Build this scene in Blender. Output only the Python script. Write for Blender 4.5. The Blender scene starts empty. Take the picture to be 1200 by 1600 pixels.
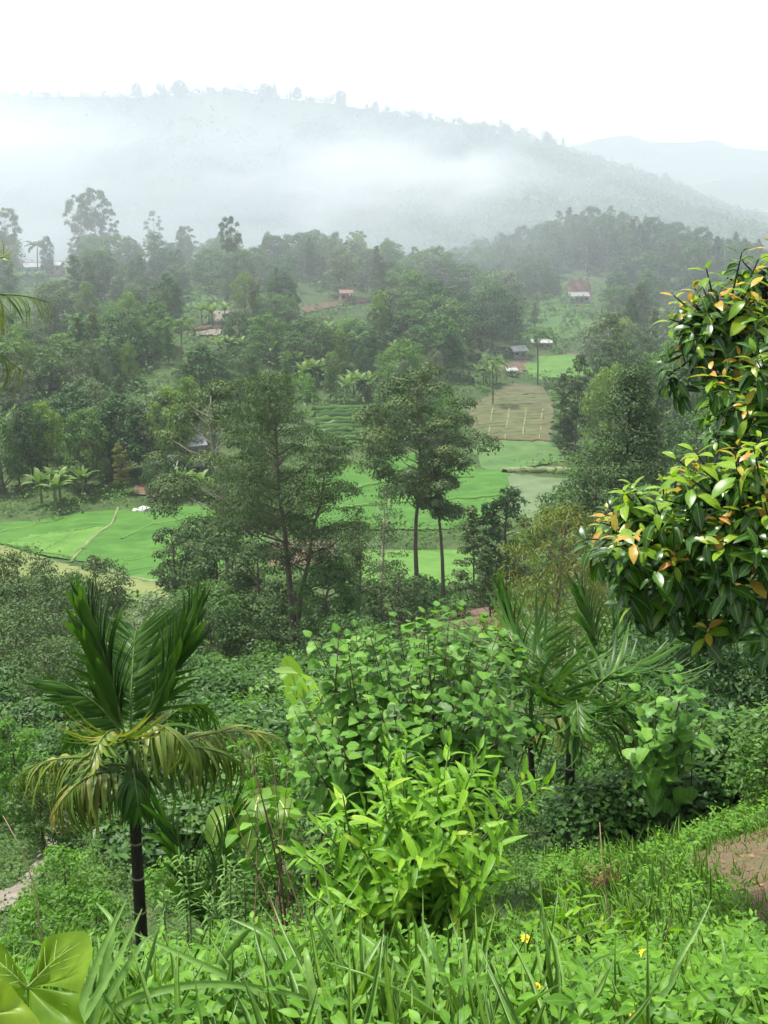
import bpy, bmesh, math, random
import numpy as np
from mathutils import Matrix, Vector

# ------------------------------------------------------------------ camera, sky, sun, exposure
SC = bpy.context.scene
COL = SC.collection
R_ = math.radians
F_PX = 2000.0                      # focal length in pixels of a 1200 x 1600 frame
PITCH = math.atan(550 / F_PX)      # horizon at row 250
cam_d = bpy.data.cameras.new('camera')
cam = bpy.data.objects.new('camera', cam_d)
COL.objects.link(cam)
cam_d.sensor_fit = 'VERTICAL'
cam_d.angle = 2 * math.atan(800 / F_PX)
cam_d.clip_start = 0.05
cam_d.clip_end = 30000
cam.location = (0, 0, 0)
cam.rotation_euler = (math.pi / 2 - PITCH, 0, 0)
SC.camera = cam

SUN_EL, SUN_AZ = 68.0, -55.0        # elevation; azimuth from straight ahead (+Y), minus = left
sd = Vector((math.sin(R_(SUN_AZ)) * math.cos(R_(SUN_EL)), math.cos(R_(SUN_AZ)) * math.cos(R_(SUN_EL)), math.sin(R_(SUN_EL))))
world = bpy.data.worlds.new('World')
SC.world = world
world.use_nodes = True
wn = world.node_tree
bg = wn.nodes['Background']
sky = wn.nodes.new('ShaderNodeTexSky')
sky.sky_type = 'NISHITA'
sky.sun_disc = False
sky.sun_elevation = R_(SUN_EL)
sky.sun_rotation = R_(SUN_AZ)
sky.dust_density = 4.0
sky.altitude = 1000
ov = wn.nodes.new('ShaderNodeMix')
ov.data_type = 'RGBA'
ov.inputs['Factor'].default_value = 0.82
ov.inputs['B'].default_value = (10.6, 11.0, 11.4, 1)     # thin bright cloud cover over the blue
wn.links.new(sky.outputs[0], ov.inputs['A'])
wn.links.new(ov.outputs['Result'], bg.inputs[0])
bg.inputs[1].default_value = 0.082
sun_d = bpy.data.lights.new('sun', 'SUN')
sun_d.energy = 5.0
sun_d.angle = R_(5)
sun_d.color = (1.0, 0.965, 0.90)
sun = bpy.data.objects.new('sun', sun_d)
COL.objects.link(sun)
sun.rotation_euler = (-sd).to_track_quat('-Z', 'Y').to_euler()
SC.view_settings.view_transform = 'Standard'
SC.view_settings.look = 'None'
SC.view_settings.exposure = 0.80
SC.view_settings.gamma = 1.0
SC.view_settings.use_curve_mapping = False
cy = SC.cycles
cy.max_bounces = 8
cy.diffuse_bounces = 2
cy.glossy_bounces = 2
cy.transmission_bounces = 3
cy.volume_bounces = 4
cy.transparent_max_bounces = 4
cy.volume_step_rate = 1.0
cy.volume_max_steps = 48
cy.use_adaptive_sampling = True
cy.adaptive_threshold = 0.02
cy.use_denoising = True
cy.caustics_reflective = False
cy.caustics_refractive = False
SIGMA = 0.0002                     # haze extinction per metre

rng = np.random.default_rng(7)
random.seed(7)


# ------------------------------------------------------------------ helpers
def nrm(a):
    a = np.asarray(a, float)
    return a / np.maximum(np.linalg.norm(a, axis=-1, keepdims=True), 1e-9)


cp, sp = math.cos(PITCH), math.sin(PITCH)


def ray(px, py):
    u = (np.asarray(px, float) - 600) / F_PX
    v = (800 - np.asarray(py, float)) / F_PX
    return np.stack([u, cp + v * sp, -sp + v * cp], -1)      # right, forward, up


def pix(px, py, Y):
    d = ray(px, py)
    return d * (np.asarray(Y, float) / d[..., 1])[..., None]


def mpp(Y):                          # metres per photo pixel at depth Y (roughly)
    return Y / cp / F_PX


# --- terrain: anchors (photo column, photo row, depth) of the bare ground
ANCH = [
    # near ledge
    (1150, 1480, 6.2), (1150, 1400, 8), (1170, 1310, 10.5), (1190, 1250, 12.5), (1260, 1250, 11), (1300, 1420, 7),
    (900, 1560, 4.2), (900, 1420, 8.5), (920, 1340, 13), (890, 1300, 16), (1000, 1230, 20), (1180, 1190, 18), (1300, 1170, 16),
    (640, 1560, 3.9), (640, 1470, 6.0), (640, 1380, 10), (560, 1320, 14), (450, 1270, 20),
    (215, 1560, 9), (212, 1515, 14), (100, 1600, 7), (60, 1480, 17), (-100, 1520, 14),
    (30, 1400, 22), (95, 1270, 31), (-80, 1380, 24), (300, 1190, 32), (250, 1090, 46), (350, 1060, 56), (600, 1150, 30), (560, 1060, 55),
    (700, 1060, 42), (730, 975, 78), (830, 1100, 34), (1000, 1080, 32), (1150, 1080, 28), (1000, 960, 62), (1150, 940, 62), (1300, 1050, 28),
    (470, 1035, 70), (650, 935, 100), (690, 945, 98), (-80, 1110, 50), (0, 1010, 70), (100, 1040, 60), (60, 935, 108), (-80, 950, 100), (180, 935, 112),
    # valley floor
    (220, 890, 136), (20, 835, 151), (130, 802, 160), (210, 797, 161), (-100, 830, 152), (440, 870, 124), (600, 890, 118), (700, 885, 126), (560, 750, 178),
    (760, 760, 173), (840, 775, 166), (950, 800, 150), (1100, 800, 135), (1250, 800, 125), (760, 705, 195), (800, 650, 222), (740, 642, 226), (900, 700, 200), (880, 580, 274), (900, 552, 290),
    (830, 560, 286), (1000, 620, 240), (1100, 600, 250), (1300, 600, 250),
    # left slope
    (50, 785, 165), (240, 768, 168), (265, 735, 178), (80, 605, 226), (-100, 600, 228), (200, 562, 242), (335, 525, 263), (345, 492, 276), (500, 482, 290),
    (565, 470, 302), (420, 562, 247), (540, 565, 250), (540, 650, 212), (640, 600, 240), (660, 520, 280), (890, 525, 310), (840, 480, 345),
    (50, 432, 330), (-100, 430, 330), (140, 428, 332), (250, 440, 322), (350, 428, 335), (500, 424, 345), (620, 436, 345), (720, 480, 345),
    (905, 470, 352), (990, 500, 335), (1080, 500, 340), (1200, 500, 340), (1300, 500, 340),
    # wooded knoll
    (930, 378, 452), (850, 395, 448), (800, 424, 435), (1050, 402, 440), (740, 450, 420), (1150, 432, 430), (1300, 440, 430), (900, 432, 400), (1000, 448, 392),
]
NEAR = [(-4, -2, -1.7), (0, -2, -1.5), (4, -2, -1.5), (-3, 0.6, -1.7), (0, 0.6, -1.62), (3, 0.6, -1.6), (-1.2, 2.4, -2.05), (0, 2.4, -1.95), (1.3, 2.4, -1.95), (4, 3, -2.2)]
BACK = [(x, 470 + k * 70, z) for k, z in ((0.6, -52), (2, -60)) for x in (-400, -250, -120, 0, 120)] + [(90, 520, -52), (160, 520, -52), (260, 520, -52), (90, 610, -60), (260, 610, -60)]
A_ = np.array([pix(*a) for a in ANCH] + [np.array(p, float) for p in NEAR + BACK])


def tc(x, y):
    yy = np.maximum(y, -3) + 6
    return np.stack([np.clip(2.2 * x / yy, -1.7, 1.7), np.log(yy)], -1)


def tps(r):
    return np.where(r > 1e-9, r * r * np.log(np.maximum(r, 1e-9)), 0)


_C = tc(A_[:, 0], A_[:, 1])
_n = len(_C)
_K = tps(np.linalg.norm(_C[:, None] - _C[None], axis=-1)) + np.eye(_n) * 0.004
_P = np.c_[np.ones(_n), _C]
_S = np.zeros((_n + 3, _n + 3))
_S[:_n, :_n] = _K
_S[:_n, _n:] = _P
_S[_n:, :_n] = _P.T
_W = np.linalg.solve(_S, np.r_[A_[:, 2] / (np.maximum(A_[:, 1], -3) + 6), np.zeros(3)])


_TA = np.linspace(-1.7, 1.7, 320)
_TB = np.linspace(math.log(3.0), math.log(640.0), 420)


def _tps_eval(c):
    out = np.empty(len(c))
    for i in range(0, len(c), 20000):
        q = c[i:i + 20000]
        out[i:i + 20000] = tps(np.linalg.norm(q[:, None] - _C[None], axis=-1)) @ _W[:_n] + np.c_[np.ones(len(q)), q] @ _W[_n:]
    return out


_TAB = _tps_eval(np.stack(np.meshgrid(_TA, _TB, indexing='ij'), -1).reshape(-1, 2)).reshape(320, 420)


def hgt(x, y):
    x = np.asarray(x, float)
    y = np.asarray(y, float)
    c = tc(x, y)
    fa = np.clip((c[..., 0] - _TA[0]) / (_TA[1] - _TA[0]), 0, 318.999)
    fb = np.clip((c[..., 1] - _TB[0]) / (_TB[1] - _TB[0]), 0, 418.999)
    i, j = fa.astype(int), fb.astype(int)
    fa, fb = fa - i, fb - j
    s = (_TAB[i, j] * (1 - fa) + _TAB[i + 1, j] * fa) * (1 - fb) + (_TAB[i, j + 1] * (1 - fa) + _TAB[i + 1, j + 1] * fa) * fb
    z = s * (np.maximum(y, -3) + 6)
    k = np.clip((y - 500) / 130, 0, 1)
    k = k * k * (3 - 2 * k)
    am = np.clip(y * 0.0012, 0.03, 0.2)            # small lumps that grow with distance
    lump = am * np.sin(x * 0.83 + 1.3 * np.sin(y * 0.31)) * np.sin(y * 0.71 + 0.5 * np.sin(x * 0.4))
    return (z + lump) * (1 - k) - 60 * k


_YS = np.geomspace(1.6, 640, 1500)


def hit(px, py):                     # where the sight line meets the ground
    d = ray(px, py)
    X = d[0] / d[1] * _YS
    Z = d[2] / d[1] * _YS
    b = np.nonzero(Z < hgt(X, _YS))[0]
    if len(b) == 0:
        return pix(px, py, 640.0)
    y = _YS[b[0]]
    return np.array([d[0] / d[1] * y, y, float(hgt(d[0] / d[1] * y, y))])


def tpt(px, row, Y):                 # ground point below the photo point (px, row) at depth Y
    x = float(pix(px, row, Y)[0])
    return np.array([x, Y, float(hgt(x, Y))])


def gpt(px, Y):                      # ground point at photo column px, depth Y (column measured at the ground)
    z = -1.0
    x = 0.0
    for _ in range(4):
        fwd = Y * cp - z * sp        # depth along the optical axis
        x = (px - 600) / F_PX * fwd
        z = float(hgt(x, Y))
    return np.array([x, Y, z])


class MB:
    """collects triangles and links them as one mesh object"""

    def __init__(s):
        s.V, s.F, s.M, s.A, s.W, s.n = [], [], [], [], [], 0

    def add(s, V, F, mat=0, v=0.5, w=1.0):
        V = np.asarray(V, float).reshape(-1, 3)
        F = np.asarray(F, int).reshape(-1, 3)
        s.V.append(V)
        s.F.append(F + s.n)
        s.M.append(np.broadcast_to(np.asarray(mat, int), (len(F),)).copy())
        s.A.append(np.broadcast_to(np.asarray(v, float), (len(V),)).copy())
        s.W.append(np.broadcast_to(np.asarray(w, float), (len(V),)).copy())
        s.n += len(V)

    def leaves(s, tpl, P, R, S, v=None, mat=0):
        TV, TF = tpl
        N = len(P)
        if N == 0:
            return
        S = np.asarray(S, float)
        if S.ndim == 1:
            S = np.repeat(S[:, None], 3, 1)
        V = np.einsum('nij,nkj->nki', R, TV[None] * S[:, None, :]) + np.asarray(P)[:, None, :]
        F = TF[None] + (np.arange(N) * len(TV))[:, None, None]
        if v is None:
            v = rng.random(N)
        s.add(V.reshape(-1, 3), F.reshape(-1, 3), np.repeat(np.broadcast_to(mat, (N,)), len(TF)), np.repeat(v, len(TV)), np.tile(np.abs(TV[:, 0]) > 1e-6, N))

    def merge(s, o):
        s.V += o.V
        s.F += [f + s.n for f in o.F]
        s.M += o.M
        s.A += o.A
        s.W += o.W
        s.n += o.n

    def tube(s, pts, rad, sides=6, mat=0, v=0.5):
        pts = np.asarray(pts, float)
        n = len(pts)
        rad = np.broadcast_to(np.asarray(rad, float), (n,))
        t = nrm(np.gradient(pts, axis=0))
        ref = np.array([0.31, 0.95, 0.05]) if abs(t[0][2]) > 0.8 else np.array([0, 0, 1.0])
        a = nrm(np.cross(t, ref))
        b = np.cross(t, a)
        th = np.linspace(0, 2 * np.pi, sides, endpoint=False)
        V = pts[:, None] + rad[:, None, None] * (np.cos(th)[None, :, None] * a[:, None] + np.sin(th)[None, :, None] * b[:, None])
        i, j = np.meshgrid(np.arange(n - 1), np.arange(sides), indexing='ij')
        p = i * sides + j
        q = i * sides + (j + 1) % sides
        F = np.concatenate([np.stack([p, q, q + sides], -1).reshape(-1, 3), np.stack([p, q + sides, p + sides], -1).reshape(-1, 3)])
        V = np.concatenate([V.reshape(-1, 3), pts[-1:]])
        e = (n - 1) * sides
        cap = np.stack([e + np.arange(sides), e + (np.arange(sides) + 1) % sides, np.full(sides, n * sides)], -1)
        s.add(V, np.concatenate([F, cap]), mat, v)

    def box(s, c, size, rz=0.0, mat=0):
        x, y, z = [q / 2 for q in size]
        V = np.array([(a * x, b * y, d * z) for a in (-1, 1) for b in (-1, 1) for d in (-1, 1)])
        ca, sa = math.cos(rz), math.sin(rz)
        V = V @ np.array([[ca, sa, 0], [-sa, ca, 0], [0, 0, 1]]) + np.asarray(c, float)
        F = [(0, 1, 3), (0, 3, 2), (4, 6, 7), (4, 7, 5), (0, 4, 5), (0, 5, 1), (2, 3, 7), (2, 7, 6), (0, 2, 6), (0, 6, 4), (1, 5, 7), (1, 7, 3)]
        s.add(V, F, mat)

    def mesh(s, name, mats, smooth=True):
        me = bpy.data.meshes.new(name)
        V = np.concatenate(s.V)
        F = np.concatenate(s.F)
        me.vertices.add(len(V))
        me.vertices.foreach_set('co', V.astype(np.float32).ravel())
        me.loops.add(F.size)
        me.polygons.add(len(F))
        me.polygons.foreach_set('loop_start', np.arange(0, F.size, 3, dtype=np.int32))
        me.polygons.foreach_set('loop_total', np.full(len(F), 3, np.int32))
        me.loops.foreach_set('vertex_index', F.astype(np.int32).ravel())
        me.polygons.foreach_set('material_index', np.concatenate(s.M).astype(np.int32))
        me.polygons.foreach_set('use_smooth', np.full(len(F), smooth))
        at = me.attributes.new('v', 'FLOAT', 'POINT')
        at.data.foreach_set('value', np.concatenate(s.A).astype(np.float32))
        at = me.attributes.new('w', 'FLOAT', 'POINT')
        at.data.foreach_set('value', np.concatenate(s.W).astype(np.float32))
        for m in mats if isinstance(mats, (list, tuple)) else [mats]:
            me.materials.append(m)
        me.update()
        me.validate()
        return me

    def build(s, name, mats, parent=None, smooth=True, kind=None):
        return link(name, s.mesh(name, mats, smooth), parent, kind)


def link(name, me, parent=None, kind=None):
    o = bpy.data.objects.new(name, me)
    COL.objects.link(o)
    o.parent = parent
    if kind:
        o['kind'] = kind
    return o


def tag(o, label, cat, group=None):
    o['label'] = label
    o['category'] = cat
    if group:
        o['group'] = group
    return o


def thing(name, label, cat, loc=(0, 0, 0), group=None, rz=0.0, sc=1.0):
    o = bpy.data.objects.new(name, None)
    COL.objects.link(o)
    o.empty_display_size = 0.1
    o.location = loc
    o.rotation_euler = (0, 0, rz)
    o.scale = (sc, sc, sc) if np.isscalar(sc) else sc
    return tag(o, label, cat, group)


def orient(d, n):                    # leaf axis d -> +Y of the template, face normal n -> +Z
    d = nrm(d)
    s = nrm(np.cross(d, n))
    n2 = np.cross(s, d)
    return np.stack([s, d, n2], -1)


def leaf_tpl(width, segs=4, prof=None, fold=0.25, droop=0.15, wave=0.0):
    """blade along +Y, length 1, folded along the midrib and drooping"""
    t = np.linspace(0, 1, segs + 1)
    w = (prof(t) if prof else np.sin(np.pi * t ** 0.85)) * width / 2
    z = -droop * t ** 2
    y = t * (1 - droop * 0.35 * t)
    V = [(0, 0, 0)]
    rows = []
    for i in range(1, segs):
        k = len(V)
        wv = wave * (1 if i % 2 else -1)
        V += [(-w[i], y[i], z[i] + fold * w[i] + wv * w[i]), (0, y[i], z[i]), (w[i], y[i], z[i] + fold * w[i] - wv * w[i])]
        rows.append(k)
    V.append((0, y[-1], z[-1]))
    F = []
    k = rows[0]
    F += [(0, k + 1, k), (0, k + 2, k + 1)]
    for a, b in zip(rows[:-1], rows[1:]):
        F += [(a, a + 1, b + 1), (a, b + 1, b), (a + 1, a + 2, b + 2), (a + 1, b + 2, b + 1)]
    k, e = rows[-1], len(V) - 1
    F += [(k, k + 1, e), (k + 1, k + 2, e)]
    return np.array(V, float), np.array(F, int)


DIA = (np.array([(0, 0, 0), (-.5, .45, .08), (.5, .45, .08), (0, 1, -.12)], float), np.array([(0, 2, 3), (0, 3, 1)], int))   # diamond leaf, unit width
SLIM = (DIA[0] * np.array([.34, 1, 1]), DIA[1])
OVAL = leaf_tpl(0.55, 3, fold=0.2, droop=0.2)
LANCE = leaf_tpl(0.24, 5, lambda t: np.sin(np.pi * t ** 0.7) ** 0.9, 0.3, 0.18)
BROAD = leaf_tpl(0.42, 5, lambda t: np.sin(np.pi * t ** 0.95) ** 0.8, 0.22, 0.3)
HEART = leaf_tpl(0.85, 5, lambda t: np.where(t > 0, np.sin(np.pi * np.clip(t, 0, 1) ** 0.62) ** 0.75, 0), 0.12, 0.22)
BLADE = leaf_tpl(0.055, 6, lambda t: np.clip(1.25 - t, 0, 1) ** 0.7 * np.clip(t * 8, 0, 1), 0.35, 0.45)
STRIP = leaf_tpl(0.075, 6, lambda t: np.clip(1.15 - t, 0, 1) ** 0.5 * np.clip(t * 5 + .3, 0, 1), 0.3, 0.35)


def sphere_dirs(n):
    return nrm(rng.normal(size=(n, 3)))


def puffs_leaves(mb, C, Rr, counts, size, tpl=DIA, aspect=(0.55, 1, 1), up=0.5, jit=0.6, inner=0.5, mat=0, hang=0.25, vbase=None):
    """leaf faces spread through ellipsoid clumps C (n,3), radii Rr (n,3)"""
    counts = np.broadcast_to(np.asarray(counts, int), (len(C),))
    idx = np.repeat(np.arange(len(C)), counts)
    N = len(idx)
    D = sphere_dirs(N)
    D[:, 2] = np.where(D[:, 2] < -0.35, -D[:, 2] * 0.6, D[:, 2])
    D = nrm(D)
    rr = inner + (1 - inner) * rng.random(N) ** 0.45
    rr = rr * (1 + 0.18 * rng.normal(size=N))
    P = np.asarray(C)[idx] + D * np.asarray(Rr)[idx] * rr[:, None]
    n = nrm(D + np.array([0, 0, up]) + rng.normal(size=(N, 3)) * jit)
    d = rng.normal(size=(N, 3)) + D * 0.7 - np.array([0, 0, hang])
    d = d - n * (d * n).sum(1, keepdims=True)
    S = size * (0.65 + 0.7 * rng.random(N))
    S = S[:, None] * np.array(aspect)
    v = np.clip(rng.random(N) * 0.55 + (rng.random(len(C)) * 0.45 if vbase is None else vbase)[idx], 0, 1)
    mb.leaves(tpl, P - nrm(d) * S[:, 1:2] * 0.4, orient(d, n), S, v, mat)


# ------------------------------------------------------------------ materials
def base_mat(name):
    m = bpy.data.materials.new(name)
    m.use_nodes = True
    nt = m.node_tree
    return m, nt, nt.nodes['Principled BSDF']


def ramp(nt, fac, stops):
    r = nt.nodes.new('ShaderNodeValToRGB')
    e = r.color_ramp.elements
    while len(e) < len(stops):
        e.new(0.5)
    for k, (p, c) in enumerate(stops):
        e[k].position = p
        e[k].color = (*c, 1)
    if fac is not None:
        nt.links.new(fac, r.inputs[0])
    return r.outputs[0]


def mathn(nt, op, a, b):
    n = nt.nodes.new('ShaderNodeMath')
    n.operation = op
    for i, q in enumerate((a, b)):
        if isinstance(q, (int, float)):
            n.inputs[i].default_value = q
        else:
            nt.links.new(q, n.inputs[i])
    return n.outputs[0]


def noise(nt, scale, detail=4, rough=0.6, coord='Object', dist=0.0, vec=None):
    t = nt.nodes.new('ShaderNodeTexNoise')
    t.inputs['Scale'].default_value = scale
    t.inputs['Detail'].default_value = detail
    t.inputs['Roughness'].default_value = rough
    t.inputs['Distortion'].default_value = dist
    if vec is None:
        c = nt.nodes.new('ShaderNodeTexCoord')
        vec = c.outputs[coord]
    nt.links.new(vec, t.inputs['Vector'])
    return t.outputs['Fac']


def leaf_mat(name, stops, rough=0.5, trans=0.3, spec=0.15, objvar=0.35, tcol=(1.15, 1.25, 0.55), vein=0.0, rib=0.0):
    """leaf surface: colour by leaf (attribute v) and by plant (object random), light passing through"""
    gain = (1.24, 1.14, 1.0) if name.startswith('foliage') else (1.28, 1.08, .92)
    stops = [(p_, tuple(q * k_ for q, k_ in zip(c_, gain))) for p_, c_ in stops]
    m, nt, b = base_mat(name)
    a = nt.nodes.new('ShaderNodeAttribute')
    a.attribute_name = 'v'
    oi = nt.nodes.new('ShaderNodeObjectInfo')
    f = mathn(nt, 'ADD', mathn(nt, 'MULTIPLY', a.outputs['Fac'], 1 - objvar), mathn(nt, 'MULTIPLY', oi.outputs['Random'], objvar))
    c = ramp(nt, f, stops)
    if vein:
        nz = noise(nt, vein, 3, 0.6)
        mx = nt.nodes.new('ShaderNodeMix')
        mx.data_type = 'RGBA'
        mx.blend_type = 'MULTIPLY'
        mx.inputs['Factor'].default_value = 1.0
        nt.links.new(c, mx.inputs['A'])
        nt.links.new(ramp(nt, nz, [(0.3, (0.72, 0.75, 0.7)), (0.7, (1.18, 1.12, 1.1))]), mx.inputs['B'])
        c = mx.outputs['Result']
    if rib:                          # pale midrib where the attribute w falls to 0
        aw = nt.nodes.new('ShaderNodeAttribute')
        aw.attribute_name = 'w'
        mr = nt.nodes.new('ShaderNodeMapRange')
        mr.inputs['From Min'].default_value = 0.16
        mr.inputs['From Max'].default_value = 0.03
        mr.inputs['To Max'].default_value = rib
        nt.links.new(aw.outputs['Fac'], mr.inputs['Value'])
        mx = nt.nodes.new('ShaderNodeMix')
        mx.data_type = 'RGBA'
        nt.links.new(mr.outputs[0], mx.inputs['Factor'])
        nt.links.new(c, mx.inputs['A'])
        mx.inputs['B'].default_value = (.30, .40, .12, 1)
        c = mx.outputs['Result']
    nt.links.new(c, b.inputs['Base Color'])
    b.inputs['Roughness'].default_value = rough
    b.inputs['Specular IOR Level'].default_value = spec
    tr = nt.nodes.new('ShaderNodeBsdfTranslucent')
    tm = nt.nodes.new('ShaderNodeMix')
    tm.data_type = 'RGBA'
    tm.blend_type = 'MULTIPLY'
    tm.inputs['Factor'].default_value = 1
    tm.inputs['B'].default_value = (*tcol, 1)
    nt.links.new(c, tm.inputs['A'])
    nt.links.new(tm.outputs['Result'], tr.inputs['Color'])
    ms = nt.nodes.new('ShaderNodeMixShader')
    ms.inputs[0].default_value = trans
    nt.links.new(b.outputs[0], ms.inputs[1])
    nt.links.new(tr.outputs[0], ms.inputs[2])
    nt.links.new(ms.outputs[0], nt.nodes['Material Output'].inputs['Surface'])
    return m


def rough_mat(name, stops, scale=3.0, rough=0.9, bump=0.3, detail=6, dist=0.0, stretch=None):
    m, nt, b = base_mat(name)
    tcn = nt.nodes.new('ShaderNodeTexCoord')
    vec = tcn.outputs['Object']
    if stretch:
        mp = nt.nodes.new('ShaderNodeMapping')
        mp.inputs['Scale'].default_value = stretch
        nt.links.new(vec, mp.inputs['Vector'])
        vec = mp.outputs['Vector']
    nz = noise(nt, scale, detail, 0.65, dist=dist, vec=vec)
    nt.links.new(ramp(nt, nz, stops), b.inputs['Base Color'])
    b.inputs['Roughness'].default_value = rough
    b.inputs['Specular IOR Level'].default_value = 0.2
    if bump:
        bp = nt.nodes.new('ShaderNodeBump')
        bp.inputs['Strength'].default_value = bump
        bp.inputs['Distance'].default_value = 0.05
        nt.links.new(noise(nt, scale * 4, 5, 0.7, vec=vec), bp.inputs['Height'])
        nt.links.new(bp.outputs[0], b.inputs['Normal'])
    return m


M = {}
M['ground'] = rough_mat('ground_soil', [(0.3, (.022, .045, .012)), (0.5, (.038, .070, .018)), (0.68, (.065, .085, .028)), (0.8, (.11, .085, .045))], 0.35, bump=.5)
M['mount'] = rough_mat('mountain_cover', [(0.35, (.018, .038, .018)), (0.5, (.032, .058, .026)), (0.62, (.075, .10, .045)), (0.75, (.12, .14, .07))], 0.011, bump=0, detail=8, dist=0.6)
M['dirt'] = rough_mat('path_dirt', [(0.3, (.085, .058, .036)), (0.48, (.135, .095, .06)), (0.6, (.10, .095, .04)), (0.78, (.19, .145, .10))], 3.2, bump=1.0, detail=10)
M['redsoil'] = rough_mat('red_soil', [(0.3, (.075, .05, .034)), (0.6, (.12, .08, .054)), (0.8, (.16, .12, .085))], 0.5, bump=.6)
M['concrete'] = rough_mat('path_concrete', [(0.3, (.12, .10, .08)), (0.6, (.19, .165, .135)), (0.8, (.25, .225, .195))], 1.2, bump=.4)
M['rice'] = rough_mat('rice_green', [(0.3, (.028, .082, .012)), (0.45, (.040, .115, .015)), (0.6, (.056, .14, .020)), (0.75, (.082, .17, .030))], 0.22, bump=.6, stretch=(1, 2.4, 1), dist=.8, detail=9)
M['rice2'] = rough_mat('rice_light_green', [(0.3, (.05, .125, .02)), (0.5, (.072, .16, .026)), (0.7, (.10, .195, .038))], 0.4, bump=.5, detail=9)
M['meadow'] = rough_mat('meadow_green', [(0.3, (.040, .095, .025)), (0.5, (.062, .125, .034)), (0.75, (.105, .15, .055))], 0.35, bump=.5)
M['dry'] = rough_mat('dry_pasture', [(0.3, (.075, .12, .03)), (0.5, (.12, .15, .045)), (0.75, (.18, .18, .075))], 0.3, bump=.5)
M['plot'] = rough_mat('tilled_soil', [(0.3, (.058, .060, .026)), (0.5, (.085, .086, .04)), (0.75, (.108, .118, .052))], 0.4, bump=.8)
M['wet'] = rough_mat('flooded_plot', [(0.3, (.06, .10, .035)), (0.5, (.085, .125, .05)), (0.75, (.12, .15, .07))], 0.3, rough=.5, bump=.2)
M['bund'] = rough_mat('bund_grass', [(0.3, (.09, .13, .045)), (0.55, (.15, .18, .08)), (0.8, (.24, .23, .14))], 0.6, bump=.5)
M['bark'] = rough_mat('bark_grey', [(0.3, (.075, .06, .045)), (0.6, (.15, .125, .10)), (0.8, (.22, .19, .16))], 2.5, bump=.8, stretch=(3, 3, .6))
M['barkpale'] = rough_mat('bark_pale', [(0.3, (.20, .16, .12)), (0.55, (.36, .31, .26)), (0.8, (.48, .44, .39))], 1.6, bump=.4, stretch=(3, 3, .5))
M['barkdark'] = rough_mat('bark_dark', [(0.3, (.02, .018, .014)), (0.6, (.045, .04, .03)), (0.8, (.08, .075, .06))], 6, bump=.8, stretch=(3, 3, .7))
M['stem'] = rough_mat('green_stem', [(0.3, (.06, .11, .03)), (0.7, (.12, .19, .05))], 12, bump=.2)
M['twig'] = rough_mat('brown_twig', [(0.3, (.06, .035, .025)), (0.7, (.14, .09, .06))], 20, bump=.4)
M['straw'] = rough_mat('dry_straw', [(0.3, (.30, .22, .12)), (0.7, (.50, .40, .25))], 15, bump=.3)
# foliage
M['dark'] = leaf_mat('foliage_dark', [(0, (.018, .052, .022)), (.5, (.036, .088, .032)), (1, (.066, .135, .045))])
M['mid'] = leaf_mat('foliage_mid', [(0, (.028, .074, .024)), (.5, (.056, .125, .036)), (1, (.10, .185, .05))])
M['light'] = leaf_mat('foliage_light', [(0, (.07, .145, .025)), (.5, (.12, .21, .04)), (1, (.19, .28, .06))])
M['euca'] = leaf_mat('foliage_eucalypt', [(0, (.030, .064, .027)), (.5, (.060, .108, .040)), (1, (.12, .165, .06))], .5, .22)
M['olive'] = leaf_mat('foliage_olive', [(0, (.024, .056, .020)), (.5, (.046, .090, .030)), (1, (.082, .130, .046))], .5, .2)
M['grey'] = leaf_mat('foliage_grey_green', [(0, (.055, .098, .05)), (.5, (.095, .15, .08)), (1, (.17, .22, .135))], .5, .2)
M['copper'] = leaf_mat('foliage_copper', [(0, (.045, .090, .016)), (.45, (.080, .135, .026)), (.78, (.125, .16, .034)), (1, (.25, .16, .05))], .4, .3, .25)
M['yellowtree'] = leaf_mat('foliage_yellow_green', [(0, (.08, .11, .028)), (.5, (.14, .16, .04)), (1, (.22, .22, .065))])
M['tea'] = leaf_mat('foliage_tea', [(0, (.016, .052, .012)), (.55, (.036, .098, .017)), (.8, (.075, .175, .026)), (1, (.13, .26, .04))], .42, .28, .2)
M['under'] = leaf_mat('foliage_undergrowth', [(0, (.026, .072, .016)), (.5, (.055, .135, .026)), (1, (.10, .21, .04))])
M['fern'] = leaf_mat('foliage_feathery', [(0, (.045, .12, .02)), (.5, (.08, .20, .03)), (1, (.14, .29, .05))], .5, .4)
M['palm'] = leaf_mat('palm_leaf_green', [(0, (.014, .055, .010)), (.5, (.030, .098, .014)), (1, (.062, .155, .022))], .4, .3, .22)
M['palmold'] = leaf_mat('palm_leaf_yellowing', [(0, (.045, .12, .02)), (.5, (.09, .17, .03)), (.8, (.17, .22, .05)), (1, (.30, .28, .09))], .4, .3, .3)
M['glossy'] = leaf_mat('glossy_leaf_green', [(0, (.012, .055, .008)), (.5, (.026, .098, .012)), (1, (.06, .17, .018))], .3, .28, .3, vein=14, rib=0.45)
M['young'] = leaf_mat('glossy_leaf_young', [(0, (.085, .23, .015)), (.5, (.16, .32, .02)), (1, (.30, .40, .03))], .34, .4, .3, vein=14, rib=0.45)
M['flush'] = leaf_mat('glossy_leaf_orange', [(0, (.20, .30, .025)), (.45, (.32, .29, .04)), (.8, (.40, .22, .055)), (1, (.38, .17, .08))], .36, .35, .3, tcol=(1.1, 1.0, .6), vein=22, rib=.3)
M['lime'] = leaf_mat('lime_leaf', [(0, (.06, .20, .012)), (.5, (.11, .30, .018)), (.85, (.19, .41, .03)), (1, (.26, .42, .05))], .45, .42, .22, objvar=.5, vein=18, rib=.35)
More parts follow.
